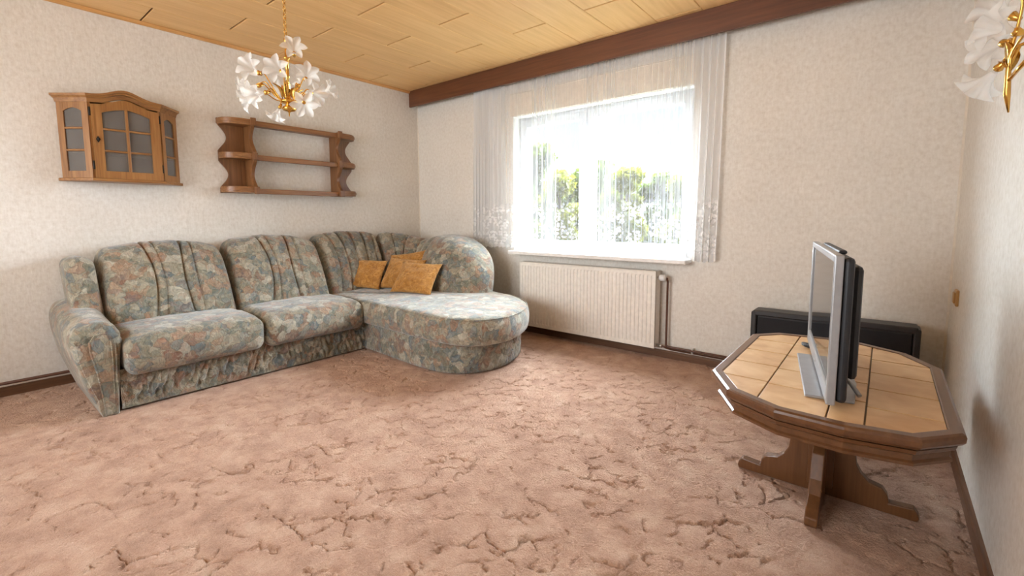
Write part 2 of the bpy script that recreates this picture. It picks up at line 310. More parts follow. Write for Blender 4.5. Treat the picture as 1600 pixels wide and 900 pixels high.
class MB:
    def __init__(s): s.v = []; s.f = []; s.sm = []
    def add(s, V, F, smooth=False):
        n = len(s.v); s.v += [tuple(map(float, p)) for p in V]; s.f += [tuple(i+n for i in f) for f in F]; s.sm += [smooth]*len(F); return s
    def box(s, x0, x1, y0, y1, z0, z1):
        V = [(x, y, z) for x in (x0, x1) for y in (y0, y1) for z in (z0, z1)]
        return s.add(V, [(0, 1, 3, 2), (4, 6, 7, 5), (0, 4, 5, 1), (2, 3, 7, 6), (0, 2, 6, 4), (1, 5, 7, 3)])
    def prism(s, poly, axis, a, b, smooth=False):
        """poly: 2D points; axis 'x': (y,z), 'y': (x,z), 'z': (x,y); extruded from a to b"""
        f = {'x': lambda p, t: (t, p[0], p[1]), 'y': lambda p, t: (p[0], t, p[1]), 'z': lambda p, t: (p[0], p[1], t)}[axis]
        n = len(poly); V = [f(p, a) for p in poly] + [f(p, b) for p in poly]
        area = sum(poly[i][0]*poly[(i+1) % n][1]-poly[(i+1) % n][0]*poly[i][1] for i in range(n))
        fl = (area > 0) ^ (axis == 'y') ^ (b < a)
        F = [tuple(range(n-1, -1, -1)), tuple(range(n, 2*n))]
        S = [(i, (i+1) % n, n+(i+1) % n, n+i) for i in range(n)]
        if not fl: F = [tuple(reversed(q)) for q in F]; S = [tuple(reversed(q)) for q in S]
        k = len(s.v); s.add(V, F, False); s.f += [tuple(i+k for i in q) for q in S]; s.sm += [smooth]*len(S); return s
    def tube(s, pts, r, n=10, cap=True):
        pts = [Vector(p) for p in pts]; rs = r if hasattr(r, '__len__') else [r]*len(pts)
        V = []; ref = None
        for i, p in enumerate(pts):
            d = (pts[min(i+1, len(pts)-1)]-pts[max(i-1, 0)]).normalized()
            if ref is None: ref = d.orthogonal().normalized()
            ref = (ref-d*ref.dot(d)).normalized(); bi = d.cross(ref)
            V += [p+(ref*math.cos(2*PI*k/n)+bi*math.sin(2*PI*k/n))*rs[i] for k in range(n)]
        F = [(i*n+k, i*n+(k+1) % n, (i+1)*n+(k+1) % n, (i+1)*n+k) for i in range(len(pts)-1) for k in range(n)]
        s.add(V, F, True)
        if cap: s.f += [tuple(len(s.v)-len(V)+k for k in range(n-1, -1, -1)), tuple(len(s.v)-n+k for k in range(n))]; s.sm += [False, False]
        return s
    def lathe(s, prof, c, n=24, axis='z'):
        """prof: (r, t) pairs along axis through c"""
        V = []
        for r, t in prof:
            for k in range(n):
                a = 2*PI*k/n; u, w = max(r, 1e-4)*math.cos(a), max(r, 1e-4)*math.sin(a)
                V.append({'z': (c[0]+u, c[1]+w, c[2]+t), 'x': (c[0]+t, c[1]+u, c[2]+w), 'y': (c[0]+w, c[1]+t, c[2]+u)}[axis])
        F = [(i*n+k, i*n+(k+1) % n, (i+1)*n+(k+1) % n, (i+1)*n+k) for i in range(len(prof)-1) for k in range(n)]
        return s.add(V, F, True)
    def mesh(s, name):
        me = bpy.data.meshes.new(name); me.from_pydata(s.v, [], s.f); me.polygons.foreach_set('use_smooth', s.sm); me.update(); return me
    def build(s, name, mat, parent=None, **kw): return link(name, s.mesh(name), mat, parent, **kw)
def dup(o, parent, loc=None, name=None):
    c = o.copy(); COL.objects.link(c); c.parent = parent
    if loc is not None: c.location = loc
    return c
def grid_faces(nu, nv, closed_u=False):
    i = np.arange(nu if closed_u else nu-1)[:, None]; j = np.arange(nv-1)[None, :]
    i2 = (i+1) % nu
    return np.stack([i*nv+j, i2*nv+j, i2*nv+j+1, i*nv+j+1], -1).reshape(-1, 4)
def smoothstep(a, b, x): t = np.clip((x-a)/(b-a), 0, 1); return t*t*(3-2*t)
def vnoise(x, y, seed=0):
    """cheap smooth noise in -1..1"""
    r = np.random.default_rng(seed); out = 0*x
    for k in range(7):
        a = r.uniform(0, 2*PI); f = r.uniform(0.6, 1.7); out = out+np.sin(f*(x*math.cos(a)+y*math.sin(a))*2*PI+r.uniform(0, 6.3))
    return out/3.5

# ------------------------------------------------------------------ the room
WT = 0.30
# carpet with its sculpted cut lines
def build_floor():
    st = 0.0048; nx = int(W/st)+1; y1 = -3.7; ny = int(-y1/st)+1
    X, Y = np.meshgrid(np.linspace(0, W, nx), np.linspace(0, y1, ny), indexing='ij')
    wx = X+0.030*vnoise(X*4, Y*4, 1)+0.010*vnoise(X*13, Y*13, 2)+0.007*vnoise(X*34, Y*34, 21); wy = Y+0.030*vnoise(X*4, Y*4, 3)+0.010*vnoise(X*13, Y*13, 4)+0.007*vnoise(X*34, Y*34, 22)
    cs = 0.115; gi, gj = np.floor(wx/cs).astype(int), np.floor(wy/cs).astype(int)
    J = np.random.default_rng(5).uniform(0, 1, (80, 80, 3))
    d1 = np.full(X.shape, 9.0); d2 = np.full(X.shape, 9.0); cid = np.zeros(X.shape); sx1 = 0*X; sy1 = 0*X; sx2 = 0*X+9; sy2 = 0*X
    for di in (-1, 0, 1):
        for dj in (-1, 0, 1):
            a, b = gi+di, gj+dj; jj = J[a % 80, b % 80]
            px, py = (a+jj[..., 0])*cs, (b+jj[..., 1])*cs; d = np.hypot(wx-px, wy-py)
            n1 = d < d1; n2 = (~n1) & (d < d2)
            d2 = np.where(n1, d1, np.where(n2, d, d2)); sx2 = np.where(n1, sx1, np.where(n2, px, sx2)); sy2 = np.where(n1, sy1, np.where(n2, py, sy2))
            d1 = np.where(n1, d, d1); cid = np.where(n1, jj[..., 2], cid); sx1 = np.where(n1, px, sx1); sy1 = np.where(n1, py, sy1)
    e = (d2*d2-d1*d1)/(2*np.maximum(np.hypot(sx2-sx1, sy2-sy1), 1e-3))
    cut = smoothstep(-0.25, 0.45, 0.7*vnoise(X*2.3, Y*2.3, 8)+0.8*vnoise(X*8, Y*8, 9))
    Z = -0.010*np.exp(-(e/0.0046)**2)*cut+0.005*(cid-0.5)*smoothstep(0, 0.010, e)
    Z += 0.0015*vnoise(X*9, Y*9, 6)+np.random.default_rng(3).normal(0, 0.0007, X.shape)
    V = np.stack([X, Y, Z], -1).reshape(-1, 3); Fq = grid_faces(nx, ny)[:, ::-1]
    n = len(V); V = np.vstack([V, [(0, y1, 0), (W, y1, 0), (W, REAR, 0), (0, REAR, 0)]]); Fq = np.vstack([Fq, [[n+3, n+2, n+1, n]]])
    o = link('floor', np_mesh('floor', V, Fq), M['carpet'], origin=(0, 0, 0)); tag(o, 'brown pink sculpted pile carpet covering the whole floor', kind='structure')
    MB().box(-WT, W+WT, REAR-WT, WT, -0.35, -0.03).build('subfloor', M['render'], o)
build_floor()
def wall(name, boxes, label):
    m = MB()
    for b in boxes: m.box(*b)
    return tag(m.build(name, M['paper'], origin=(0, 0, 0)), label, kind='structure')
OX0, OX1, OZ0, OZ1 = 1.385, 3.065, 0.78, 2.035      # window opening in the back wall
wall('wall_back', [(0, OX0, 0, WT, -0.3, HC), (OX1, W, 0, WT, -0.3, HC), (OX0, OX1, 0, WT, -0.3, OZ0-0.03), (OX0, OX1, 0, WT, OZ1, HC)], 'beige papered wall with the window')
wall('wall_left', [(-WT, 0, REAR-WT, WT, -0.3, HC)], 'beige papered wall behind the corner sofa')
wall('wall_right', [(W, W+WT, REAR-WT, WT, -0.3, HC)], 'beige papered wall beside the tiled table')
RX0, RX1, RZ0, RZ1 = 0.55, 3.25, 0.65, 2.25
wall('wall_rear', [(0, RX0, REAR-WT, REAR, -0.3, HC), (RX1, W, REAR-WT, REAR, -0.3, HC), (RX0, RX1, REAR-WT, REAR, -0.3, RZ0), (RX0, RX1, REAR-WT, REAR, RZ1, HC)], 'papered wall behind the viewer')
m = MB()
for q in ((0, 0), (W, 0)): pass
m.prism([(0, 0), (0.008, 0), (0, -0.008)], 'z', 0.02, HC); m.prism([(W, 0), (W, -0.010), (W-0.010, 0)], 'z', 0.02, HC)
tag(m.build('trim_1', M['caulk'], origin=(0, 0, 0)), 'thin cream strip in the wall corners', kind='structure')

# ceiling: staggered boards on a dark backing
ceil = MB().box(-WT, W+WT, REAR-WT, WT, HC+0.012, HC+0.25).build('ceiling', M['groove'], origin=(0, 0, HC)); tag(ceil, 'staggered pale wooden ceiling boards', kind='structure')
PW, PL = 0.3125, 0.928
def panel_mesh(w, l):
    c = 0.003; m = MB(); z0, z1 = HC, HC+0.011
    V = [(c, c, z0), (w-c, c, z0), (w-c, l-c, z0), (c, l-c, z0), (0, 0, z0+c), (w, 0, z0+c), (w, l, z0+c), (0, l, z0+c), (0, 0, z1), (w, 0, z1), (w, l, z1), (0, l, z1)]
    F = [(3, 2, 1, 0)]+[(i, (i+1) % 4, 4+(i+1) % 4, 4+i) for i in range(4)]+[(4+i, 4+(i+1) % 4, 8+(i+1) % 4, 8+i) for i in range(4)]
    return m.add(V, F)
pcache = {}
for cidx in range(15):
    x0 = 0.022+cidx*PW-0.012; x1 = min(x0+PW-0.0022, W)
    if x1-x0 < 0.05: continue
    yb = (-0.63 if cidx % 2 == 0 else -0.17)+PL
    while yb > REAR:
        ya = yb-PL+0.011; yt = min(yb, -0.002); yl = max(ya, REAR)
        if yt-yl > 0.05:
            key = (round(x1-x0, 3), round(yt-yl, 3))
            if key not in pcache:
                me = panel_mesh(x1-x0, yt-yl).mesh('ceiling_panel'); me.materials.append(M['panel']); me.transform(Matrix.Translation((0, 0, -HC))); pcache[key] = me
            o = bpy.data.objects.new('ceiling_panel', pcache[key]); COL.objects.link(o); o.parent = ceil; o.location = (x0, yl, 0)
        yb -= PL
t = MB().prism([(0, 2.456), (0.012, 2.456), (0.020, 2.462), (0.024, 2.478), (0, 2.478)], 'y', REAR, -0.097).build('trim_2', M['trimw'], origin=(0, 0, 0)); tag(t, 'pine cornice strip between left wall and ceiling', kind='structure')
t = MB().box(0, W, -0.119, -0.097, 2.309, HC-0.001).build('trim_3', M['pelmet'], origin=(0, 0, 0), bev=0.002); tag(t, 'dark brown wooden curtain pelmet below the ceiling', kind='structure')
MB().box(0.0, W, -0.097, -0.004, 2.455, HC-0.001).build('curtain_rail_board', M['white'], t)

def skirting(name, axis, a, b, at, sgn, mat, label):
    prof = [(0, 0), (0.016*sgn, 0), (0.016*sgn, 0.045), (0.010*sgn, 0.056), (0, 0.058)]
    m = MB().prism([(at+p, z) for p, z in prof], axis, a, b)
    return tag(m.build(name, mat, origin=(0, 0, 0)), label, kind='structure')
skirting('baseboard_left', 'y', REAR, 0, 0, 1, M['skirting'], 'brown skirting board on the left wall')
skirting('baseboard_right', 'y', REAR, 0, W, -1, M['skirting'], 'brown skirting board on the right wall')
skirting('baseboard_back', 'x', 0, W, 0, -1, M['skirtingX'], 'brown skirting board below the radiator')

# ------------------------------------------------------------------ window
win = bpy.data.objects.new('window_1', None); COL.objects.link(win); win.location = (2.225, 0.13, OZ0); tag(win, 'white double casement window behind the sheer curtain', kind='structure')
m = MB()                                                            # painted reveal
m.box(OX0, OX0+0.006, 0.0, 0.10, OZ0, OZ1); m.box(OX1-0.006, OX1, 0, 0.10, OZ0, OZ1); m.box(OX0, OX1, 0, 0.10, OZ1-0.006, OZ1)
m.build('reveal', M['paint'], win)
def frame(m, x0, x1, z0, z1, w, y0, y1):
    m.box(x0, x0+w, y0, y1, z0, z1); m.box(x1-w, x1, y0, y1, z0, z1); m.box(x0+w, x1-w, y0, y1, z0, z0+w); m.box(x0+w, x1-w, y0, y1, z1-w, z1)
FX0, FX1, FZ0, FZ1 = OX0+0.006, OX1-0.006, OZ0, OZ1-0.006
m = MB(); frame(m, FX0, FX1, FZ0, FZ1, 0.052, 0.10, 0.17); m.box(2.105, 2.165, 0.10, 0.17, FZ0+0.05, FZ1-0.05); m.build('window_frame', M['pvc'], win, bev=0.004)
for (a, b) in ((FX0+0.028, 2.128), (2.142, FX1-0.028)):
    m = MB(); frame(m, a, b, FZ0+0.028, FZ1-0.028, 0.068, 0.084, 0.150); s = m.build('sash', M['pvc'], win, bev=0.006)
    MB().box(a+0.066, b-0.066, 0.116, 0.122, FZ0+0.09, FZ1-0.09).build('pane', M['glass'], s)
    hx = b-0.034 if a < 2 else a+0.034
h = MB().box(2.085, 2.105, 0.072, 0.084, 1.32, 1.39).box(2.088, 2.102, 0.040, 0.072, 1.365, 1.38).box(2.088, 2.102, 0.034, 0.046, 1.25, 1.38).build('window_handle', M['white'], win, bev=0.003)
m = MB().box(1.43, 3.080, -0.145, 0.0, 0.748, 0.779); m.box(OX0+0.002, OX1-0.002, -0.001, 0.10, 0.752, 0.779)
m.build('window_sill', M['sill'], win, bev=0.006)
sb = MB().box(1.36, 3.09, -0.012, 0.0, 2.036, 2.235); sb.box(1.36, 3.09, -0.020, -0.012, 2.232, 2.244)
t = sb.build('trim_4', M['caulk'], origin=(2.2, 0, 2.036), bev=0.002); tag(t, 'cream roller shutter box cover above the window', kind='structure')
# unseen window added behind the camera as a setting for the rear fill
w2 = bpy.data.objects.new('added_rear_window', None); COL.objects.link(w2); w2.location = (1.9, REAR-0.1, RZ0); tag(w2, 'added wide window behind the viewer, out of view', kind='structure')
m = MB(); frame(m, RX0, RX1, RZ0, RZ1, 0.05, REAR-0.16, REAR-0.09); m.box(1.87, 1.93, REAR-0.16, REAR-0.09, RZ0, RZ1); m.build('window_frame', M['pvc'], w2)
for xa, xb in ((RX0+0.05, 1.87), (1.93, RX1-0.05)): MB().box(xa, xb, REAR-0.13, REAR-0.124, RZ0+0.05, RZ1-0.05).build('pane', M['glass'], w2)

# ------------------------------------------------------------------ sheer curtain
def build_curtain():
    x0, x1 = 0.935, 3.275; zt, zb = 2.44, 0.793
    n = 2400; rows = 46
    u = np.linspace(0, 1, n)
    # fold phase: tighter at the gathered ends
    dens = 1+0.35*np.exp(-(u/0.10)**2)
    ph = np.cumsum(dens); ph = ph/ph[-1]*46*2*PI
    ph = ph+0.9*np.sin(u*31)+0.6*np.sin(u*77+1)
    amp = 0.013+0.013*(0.5+0.5*np.sin(u*23+0.4*np.sin(u*60)))+0.004*np.exp(-(u/0.13)**2)+0.004*smoothstep(0.86, 0.97, u)
    v = np.linspace(0, 1, rows)**0.9
    U, Vv = np.meshgrid(u, v, indexing='ij'); PHI = np.meshgrid(ph, v, indexing='ij')[0]; A = np.meshgrid(amp, v, indexing='ij')[0]
    A = A*(0.62+0.38*Vv)
    sway = 0.35*Vv*np.sin(U*19+2.0*Vv)
    S = np.sin(PHI+sway); Yw = -0.053-A*0.95*(S+0.22*np.sin(2*PHI+0.7))*0.9
    Yw = np.clip(Yw, -0.094, -0.016)
    Xw = x0+(x1-x0)*U+0.006*np.cos(PHI+sway)*(0.4+0.6*Vv)-0.02*Vv*smoothstep(0.8, 1, U)-0.02*Vv*smoothstep(0.2, 0, U)
    cu = np.cumsum(np.r_[0, np.hypot(np.diff(Xw[:, rows//2]), np.diff(Yw[:, rows//2]))])
    CU = np.meshgrid(cu, v, indexing='ij')[0]
    hem = 0.018*np.abs(np.sin(CU*PI/0.075))
    droop = -0.030*smoothstep(0.90, 0.94, U)-0.0*U
    ZB = zb-0.004+hem*0.9*1.0+droop
    Zw = zt+(ZB-zt)*Vv
    dY = np.gradient(Yw, axis=0); dX = np.gradient(Xw, axis=0)
    steep = np.abs(dY)/np.maximum(np.hypot(dX, dY), 1e-6)
    D = 0.10+0.30*steep**2+0.42*smoothstep(0.22, 0.05, U)+0.22*smoothstep(0.88, 0.93, U)
    for w_ in (0.052, 0.997): D = D+0.25*np.exp(-((U-w_)/0.0035)**2)
    V = np.stack([Xw, Yw, Zw], -1).reshape(-1, 3)
    me = np_mesh('sheer_curtain', V, grid_faces(n, rows))
    a = me.attributes.new('weave', 'FLOAT', 'POINT'); a.data.foreach_set('value', np.clip(D, 0, 0.85).astype(np.float32).ravel())
    b = me.attributes.new('clothuv', 'FLOAT_VECTOR', 'POINT'); b.data.foreach_set('vector', np.stack([CU, (Zw-zb), 0*CU], -1).astype(np.float32).ravel())
    o = link('sheer_curtain', me, M['curtain']); tag(o, 'white sheer curtain with lace border hanging before the window', 'curtain')
build_curtain()

# ------------------------------------------------------------------ radiator and pipes
def build_radiator():
    x0, x1, z0, z1, yf = 1.567, 2.862, 0.092, 0.682, -0.130
    r = thing('radiator', ((x0+x1)/2, -0.09, z0), 'cream ribbed panel radiator below the window sill', 'radiator')
    # pressed front plate with vertical flutes
    xs = []; ys = []; nrib = 39; pitch = (x1-x0-0.03)/nrib
    prof = [(0.0, 0), (0.42, 0), (0.50, 1), (0.86, 1), (0.94, 0)]
    P2 = [(x0, 0.0)]
    for k in range(nrib):
        for f, d in prof: P2.append((x0+0.015+pitch*(k+f), d))
    P2.append((x1, 0.0))
    px = np.array([p[0] for p in P2]); pd = np.array([p[1] for p in P2])
    zz = np.array([z0, z0+0.028, z0+0.040, z1-0.040, z1-0.028, z1-0.006, z1]); fz = np.array([0, 0, 1, 1, 0, 0, 0]); bk = np.array([0, 0, 0, 0, 0, 0, 0.006])
    Xg = np.repeat(px[:, None], len(zz), 1); Zg = np.repeat(zz[None], len(px), 0); Yg = yf+pd[:, None]*fz[None]*0.005+bk[None]
    V = np.stack([Xg, Yg, Zg], -1).reshape(-1, 3)
    front = link('front_panel', np_mesh('front_panel', V, grid_faces(len(px), len(zz)), smooth=False), M['rad'], r)
    MB().box(x0, x1, yf+0.0065, yf+0.014, z0, z1-0.004).build('water_plate', M['rad'], r)
    MB().box(x0+0.004, x1-0.004, -0.042, -0.036, z0+0.005, z1-0.004).build('back_panel', M['rad'], r)
    for a, b in ((x0, x0+0.012), (x1-0.012, x1)):
        MB().box(a, b, yf+0.002, -0.034, z0+0.012, z1).build('side_cover', M['rad'], r, bev=0.002)
    m = MB(); m.box(x0+0.010, x1-0.010, yf+0.008, yf+0.020, z1-0.004, z1+0.002); m.box(x0+0.010, x1-0.010, -0.050, -0.034, z1-0.004, z1+0.002)
    for k in range(60):
        xx = x0+0.02+k*(x1-x0-0.04)/59; m.box(xx-0.004, xx+0.004, yf+0.018, -0.048, z1-0.004, z1+0.001)
    m.build('top_grille', M['rad'], r)
    vz = 0.635
    v = MB().lathe([(0.001, 0), (0.010, 0), (0.010, 0.030), (0.001, 0.030)], (x1, -0.085, vz), 16, 'x').build('valve', M['chrome'], r)
    MB().lathe([(0.001, 0.016), (0.019, 0.016), (0.024, 0.024), (0.024, 0.052), (0.021, 0.060), (0.001, 0.062)], (x1, -0.095, vz), 20, 'x').build('thermostat_head', M['white'], v)
    MB().lathe([(0.001, 0), (0.011, 0), (0.011, 0.028), (0.015, 0.028), (0.015, 0.045), (0.001, 0.045)], (x1, -0.085, 0.110), 16, 'x').build('return_valve', M['chrome'], r)
    MB().box(x0-0.004, x0, -0.09, -0.075, z1-0.06, z1-0.045).build('bleed_screw', M['chrome'], r)
build_radiator()
def arc(c, r, a0, a1, n, f): return [f(c[0]+r*math.cos(a0+(a1-a0)*k/n), c[1]+r*math.sin(a0+(a1-a0)*k/n)) for k in range(n+1)]
PX = 2.923
m = MB().tube([(2.885, -0.085, 0.635), (PX-0.012, -0.078, 0.635), (PX, -0.062, 0.627), (PX, -0.045, 0.60), (PX, -0.045, 0.115), (PX+0.004, -0.045, 0.104), (PX+0.02, -0.045, 0.099), (W-0.06, -0.045, 0.099)], 0.0085, 10)
pp = thing('heating_pipe', (PX, -0.045, 0.09), 'brown heating pipe rising beside the radiator and running along the back wall', 'pipe'); m.build('pipe_run', M['pipe'], pp)
for xx in (3.12, 3.75): MB().box(xx-0.006, xx+0.006, -0.05, -0.001, 0.078, 0.112).build('pipe_clip', M['chrome'], pp)
m = MB().tube([(2.905, -0.085, 0.110), (2.935, -0.075, 0.098), (2.96, -0.032, 0.079), (W-0.05, -0.030, 0.074)], 0.007, 10)
p2 = thing('return_pipe', (3.6, -0.03, 0.065), 'lower thin heating pipe just above the back skirting board', 'pipe'); m.build('pipe_run', M['pipe'], p2)
m = MB().tube([(0.04, -5.1, 0.088), (0.04, -0.06, 0.088)], 0.010, 10)
p3 = thing('wall_pipe', (0.04, -3.3, 0.078), 'dark heating pipe along the left wall above the skirting board', 'pipe'); m.build('pipe_run', M['pipe'], p3)
for yy in (-3.9, -2.2, -0.7): MB().box(0.001, 0.045, yy-0.006, yy+0.006, 0.074, 0.102).build('pipe_clip', M['chrome'], p3)

# ------------------------------------------------------------------ corner sofa
def rbox(h, r, n=(16, 16, 16), fn=None):
    """rounded box (half sizes h, radius r) as surface grid; fn(P) -> P displacement; returns V,F"""
    h = np.array(h, float); r = min(r, h.min()*0.999); verts = {}; V = []; F = []
    def ax(i, k):
        t = np.linspace(-1, 1, k+1); inner = (h[i]-r)/h[i]
        t = np.sign(t)*np.where(abs(t) < 0.6, abs(t)/0.6*inner, inner+(abs(t)-0.6)/0.4*(1-inner)); return t*h[i]
    A = [ax(i, n[i]) for i in range(3)]
    def vid(i, j, k):
        key = (i, j, k)
        if key not in verts: verts[key] = len(V); V.append((A[0][i], A[1][j], A[2][k]))
        return verts[key]
    for a in range(3):
        b, c = (a+1) % 3, (a+2) % 3
        for side in (0, n[a]):
            for i in range(n[b]):
                for j in range(n[c]):
                    q = []
                    for di, dj in ((0, 0), (1, 0), (1, 1), (0, 1)):
                        idx = [0, 0, 0]; idx[a] = side; idx[b] = i+di; idx[c] = j+dj; q.append(vid(*idx))
                    F.append(q if side else q[::-1])
    V = np.array(V); I = np.clip(V, -(h-r), h-r); D = V-I; L = np.linalg.norm(D, axis=1, keepdims=True)
    V = I+r*D/np.maximum(L, 1e-9)
    if fn is not None: V = fn(V)
    return V, np.array(F)
def g(x, c, w): return np.exp(-((x-c)/w)**2)

sofa = thing('corner_sofa', (0.9, -1.7, 0.0), 'large corner sofa in grey green and brown leaf camouflage fabric', 'sofa')
# seats of the long side
def seat(y0, y1, seed):
    hx, hy, hz = 0.345, (y1-y0)/2, 0.118
    def fn(V):
        x, y, z = V.T; x = x.copy(); z = z.copy(); u = y/hy; t = x/hx
        topm = smoothstep(0.0, 0.10, z); front = smoothstep(0.1, 0.9, t)
        z += topm*(0.018*(1-u**2)*(1-0.4*t**2)-0.020*smoothstep(0.55, 1.0, t)); z += topm*0.004*vnoise(x*5, y*5, seed)
        x += front*(0.022*(1-(z/hz)**2)*(1-u**4)); x += front*0.004*vnoise(y*6, z*6, seed+1)
        bot = 1-smoothstep(-hz, -hz*0.2, z); x -= front*bot*0.012
        z += front*topm*(-0.010)*g(u, 0, 0.35)*0
        return np.stack([x, y, z], -1)
    V, F = rbox((hx, hy, hz), 0.065, (18, 22, 12), fn); V += np.array([0.615, (y0+y1)/2, 0.318])
    o = link('seat_cushion', np_mesh('seat_cushion', V, F), M['fabric'], sofa)
    P3 = [(0.935, y0+0.03+(y1-y0-0.06)*k/10, 0.412+0.012*(1-(2*k/10-1)**2)) for k in range(11)]
    return o
seat(-2.885, -2.137, 1); seat(-2.133, -1.372, 2)

# D-shaped chaise seat and base: superposed rings of an outline
def smooth_outline(pts, n=180):
    """closed Catmull-Rom curve through the plan points, evenly resampled"""
    P = np.array(pts, float); k = len(P); out = []
    for i in range(k):
        p0, p1, p2, p3 = P[i-1], P[i], P[(i+1) % k], P[(i+2) % k]
        for t in np.linspace(0, 1, 24, endpoint=False):
            out.append(0.5*(2*p1+(p2-p0)*t+(2*p0-5*p1+4*p2-p3)*t*t+(3*p1-p0-3*p2+p3)*t**3))
    out = np.array(out+[out[0]]); d = np.r_[0, np.cumsum(np.hypot(*np.diff(out, axis=0).T))]; t = np.linspace(0, d[-1], n, endpoint=False)
    return np.column_stack([np.interp(t, d, out[:, 0]), np.interp(t, d, out[:, 1])])
def d_solid(name, out, prof, mat, fn=None, dome=0.0):
    """prof: list of (inset, z); closed with a fan of shrinking rings on top"""
    c = np.array([(out[:, 0].min()+out[:, 0].max())/2, (out[:, 1].min()+out[:, 1].max())/2])
    n = len(out); d = np.roll(out, -1, 0)-np.roll(out, 1, 0); d /= np.linalg.norm(d, axis=1, keepdims=True); nrm = np.stack([d[:, 1], -d[:, 0]], -1)
    rings = []
    for ins, z in prof: rings.append(np.column_stack([out-nrm*ins, np.full(n, z)]))
    base = rings[-1]
    for k in range(1, 15):
        t = k/15; q = base.copy(); q[:, :2] = base[:, :2]+(c-base[:, :2])*t; q[:, 2] = base[:, 2]+dome*(1-(1-t)**2.2); rings.append(q)
    V = np.concatenate(rings); m = len(rings)
    F = np.array([(i*n+k, i*n+(k+1) % n, (i+1)*n+(k+1) % n, (i+1)*n+k) for i in range(m-1) for k in range(n)])
    tip = np.array([[c[0], c[1], base[:, 2].mean()+dome]]); V = np.vstack([V, tip]); T = np.array([((m-1)*n+k, (m-1)*n+(k+1) % n, m*n, m*n) for k in range(n)])
    if fn is not None: V = fn(V)
    me = bpy.data.meshes.new(name); me.from_pydata(V.tolist(), [], F.tolist()+[list(t[:3]) for t in T]); me.polygons.foreach_set('use_smooth', [True]*len(me.polygons)); me.update()
    return link(name, me, mat, sofa)
out = smooth_outline([(0.35, -1.385), (0.9, -1.385), (1.3, -1.40), (1.6, -1.41), (1.85, -1.405), (2.03, -1.375), (2.135, -1.30), (2.195, -1.18), (2.21, -1.05), (2.17, -0.87), (2.07, -0.67), (1.92, -0.52), (1.7, -0.40), (1.45, -0.335), (1.1, -0.30), (0.6, -0.285), (0.33, -0.32), (0.30, -0.6), (0.30, -1.0), (0.305, -1.32)])
def chaise_fn(V):
    x, y, z = V.T.copy(); z = z+0.004*vnoise(x*4, y*4, 12)*smoothstep(0.40, 0.43, z); return np.stack([x, y, z], -1)
ch = d_solid('chaise_cushion', out, [(0.06, 0.236), (0.020, 0.238), (0.004, 0.250), (-0.008, 0.29), (-0.010, 0.34), (-0.004, 0.385), (0.005, 0.405), (0.022, 0.419), (0.05, 0.426), (0.09, 0.430)], M['fabric'], chaise_fn, 0.012)
pp_ = [p for p in out if (p[1] < -1.2 and p[0] > 0.95)]+[p for p in out if p[1] >= -1.2 and p[0] > 1.62]
MB().tube([(p[0]-0.004, p[1]+(0.012 if p[1] < -1.1 else -0.006), 0.4135) for p in pp_], 0.0035, 6).build('piping', M['fabric'], ch)
ob2 = smooth_outline([(0.36, -1.315), (1.0, -1.335), (1.4, -1.36), (1.66, -1.365), (1.86, -1.335), (1.99, -1.24), (2.055, -1.11), (2.07, -0.97), (2.05, -0.84), (1.98, -0.665), (1.89, -0.55), (1.7, -0.45), (1.4, -0.40), (0.6, -0.37), (0.36, -0.42), (0.33, -0.7), (0.33, -1.25)])
def ruch(V):
    x, y, z = V.T.copy(); a = np.arctan2(y+0.85, x-1.6); s = np.where(x < 1.6, x, 1.6+a*0.48)
    d = 0.011*vnoise(s*14+0.8*np.sin(z*30), z*3, 31)*smoothstep(1.35, 1.7, x); nx = np.cos(a); ny = np.sin(a)
    side = (z > 0.03) & (z < 0.235); return np.stack([x+np.where(side & (x > 1.6), d*nx, 0), y+np.where(side, d*np.where(x > 1.6, ny, -1), 0), z], -1)
d_solid('chaise_base', ob2, [(0.03, 0.004), (0.0, 0.012)]+[(0.0, 0.02+0.022*k) for k in range(1, 10)]+[(0.02, 0.24)], M['skirt'], ruch)
# gathered base panel of the long side
def build_base():
    n, mz = 260, 22; y = np.linspace(-2.905, -1.30, n); z = np.linspace(0.012, 0.24, mz)
    Yg, Zg = np.meshgrid(y, z, indexing='ij')
    lean = 5.0*(Zg-0.12)*np.sign(np.sin(Yg*3)); d = 0.006*vnoise((Yg*17+lean), Zg*6, 41)+0.004*vnoise(Yg*34-lean, Zg*9, 42)
    X = 0.865+1.9*d*np.sin(PI*np.clip((Zg-0.012)/0.228, 0, 1))**0.5
    V = np.stack([X, Yg, Zg], -1).reshape(-1, 3); o = link('base_panel', np_mesh('base_panel', V, grid_faces(n, mz)), M['skirt'], sofa)
    MB().box(0.08, 0.852, -2.90, -1.30, 0.014, 0.235).build('base_frame', M['skirt'], sofa)
build_base()
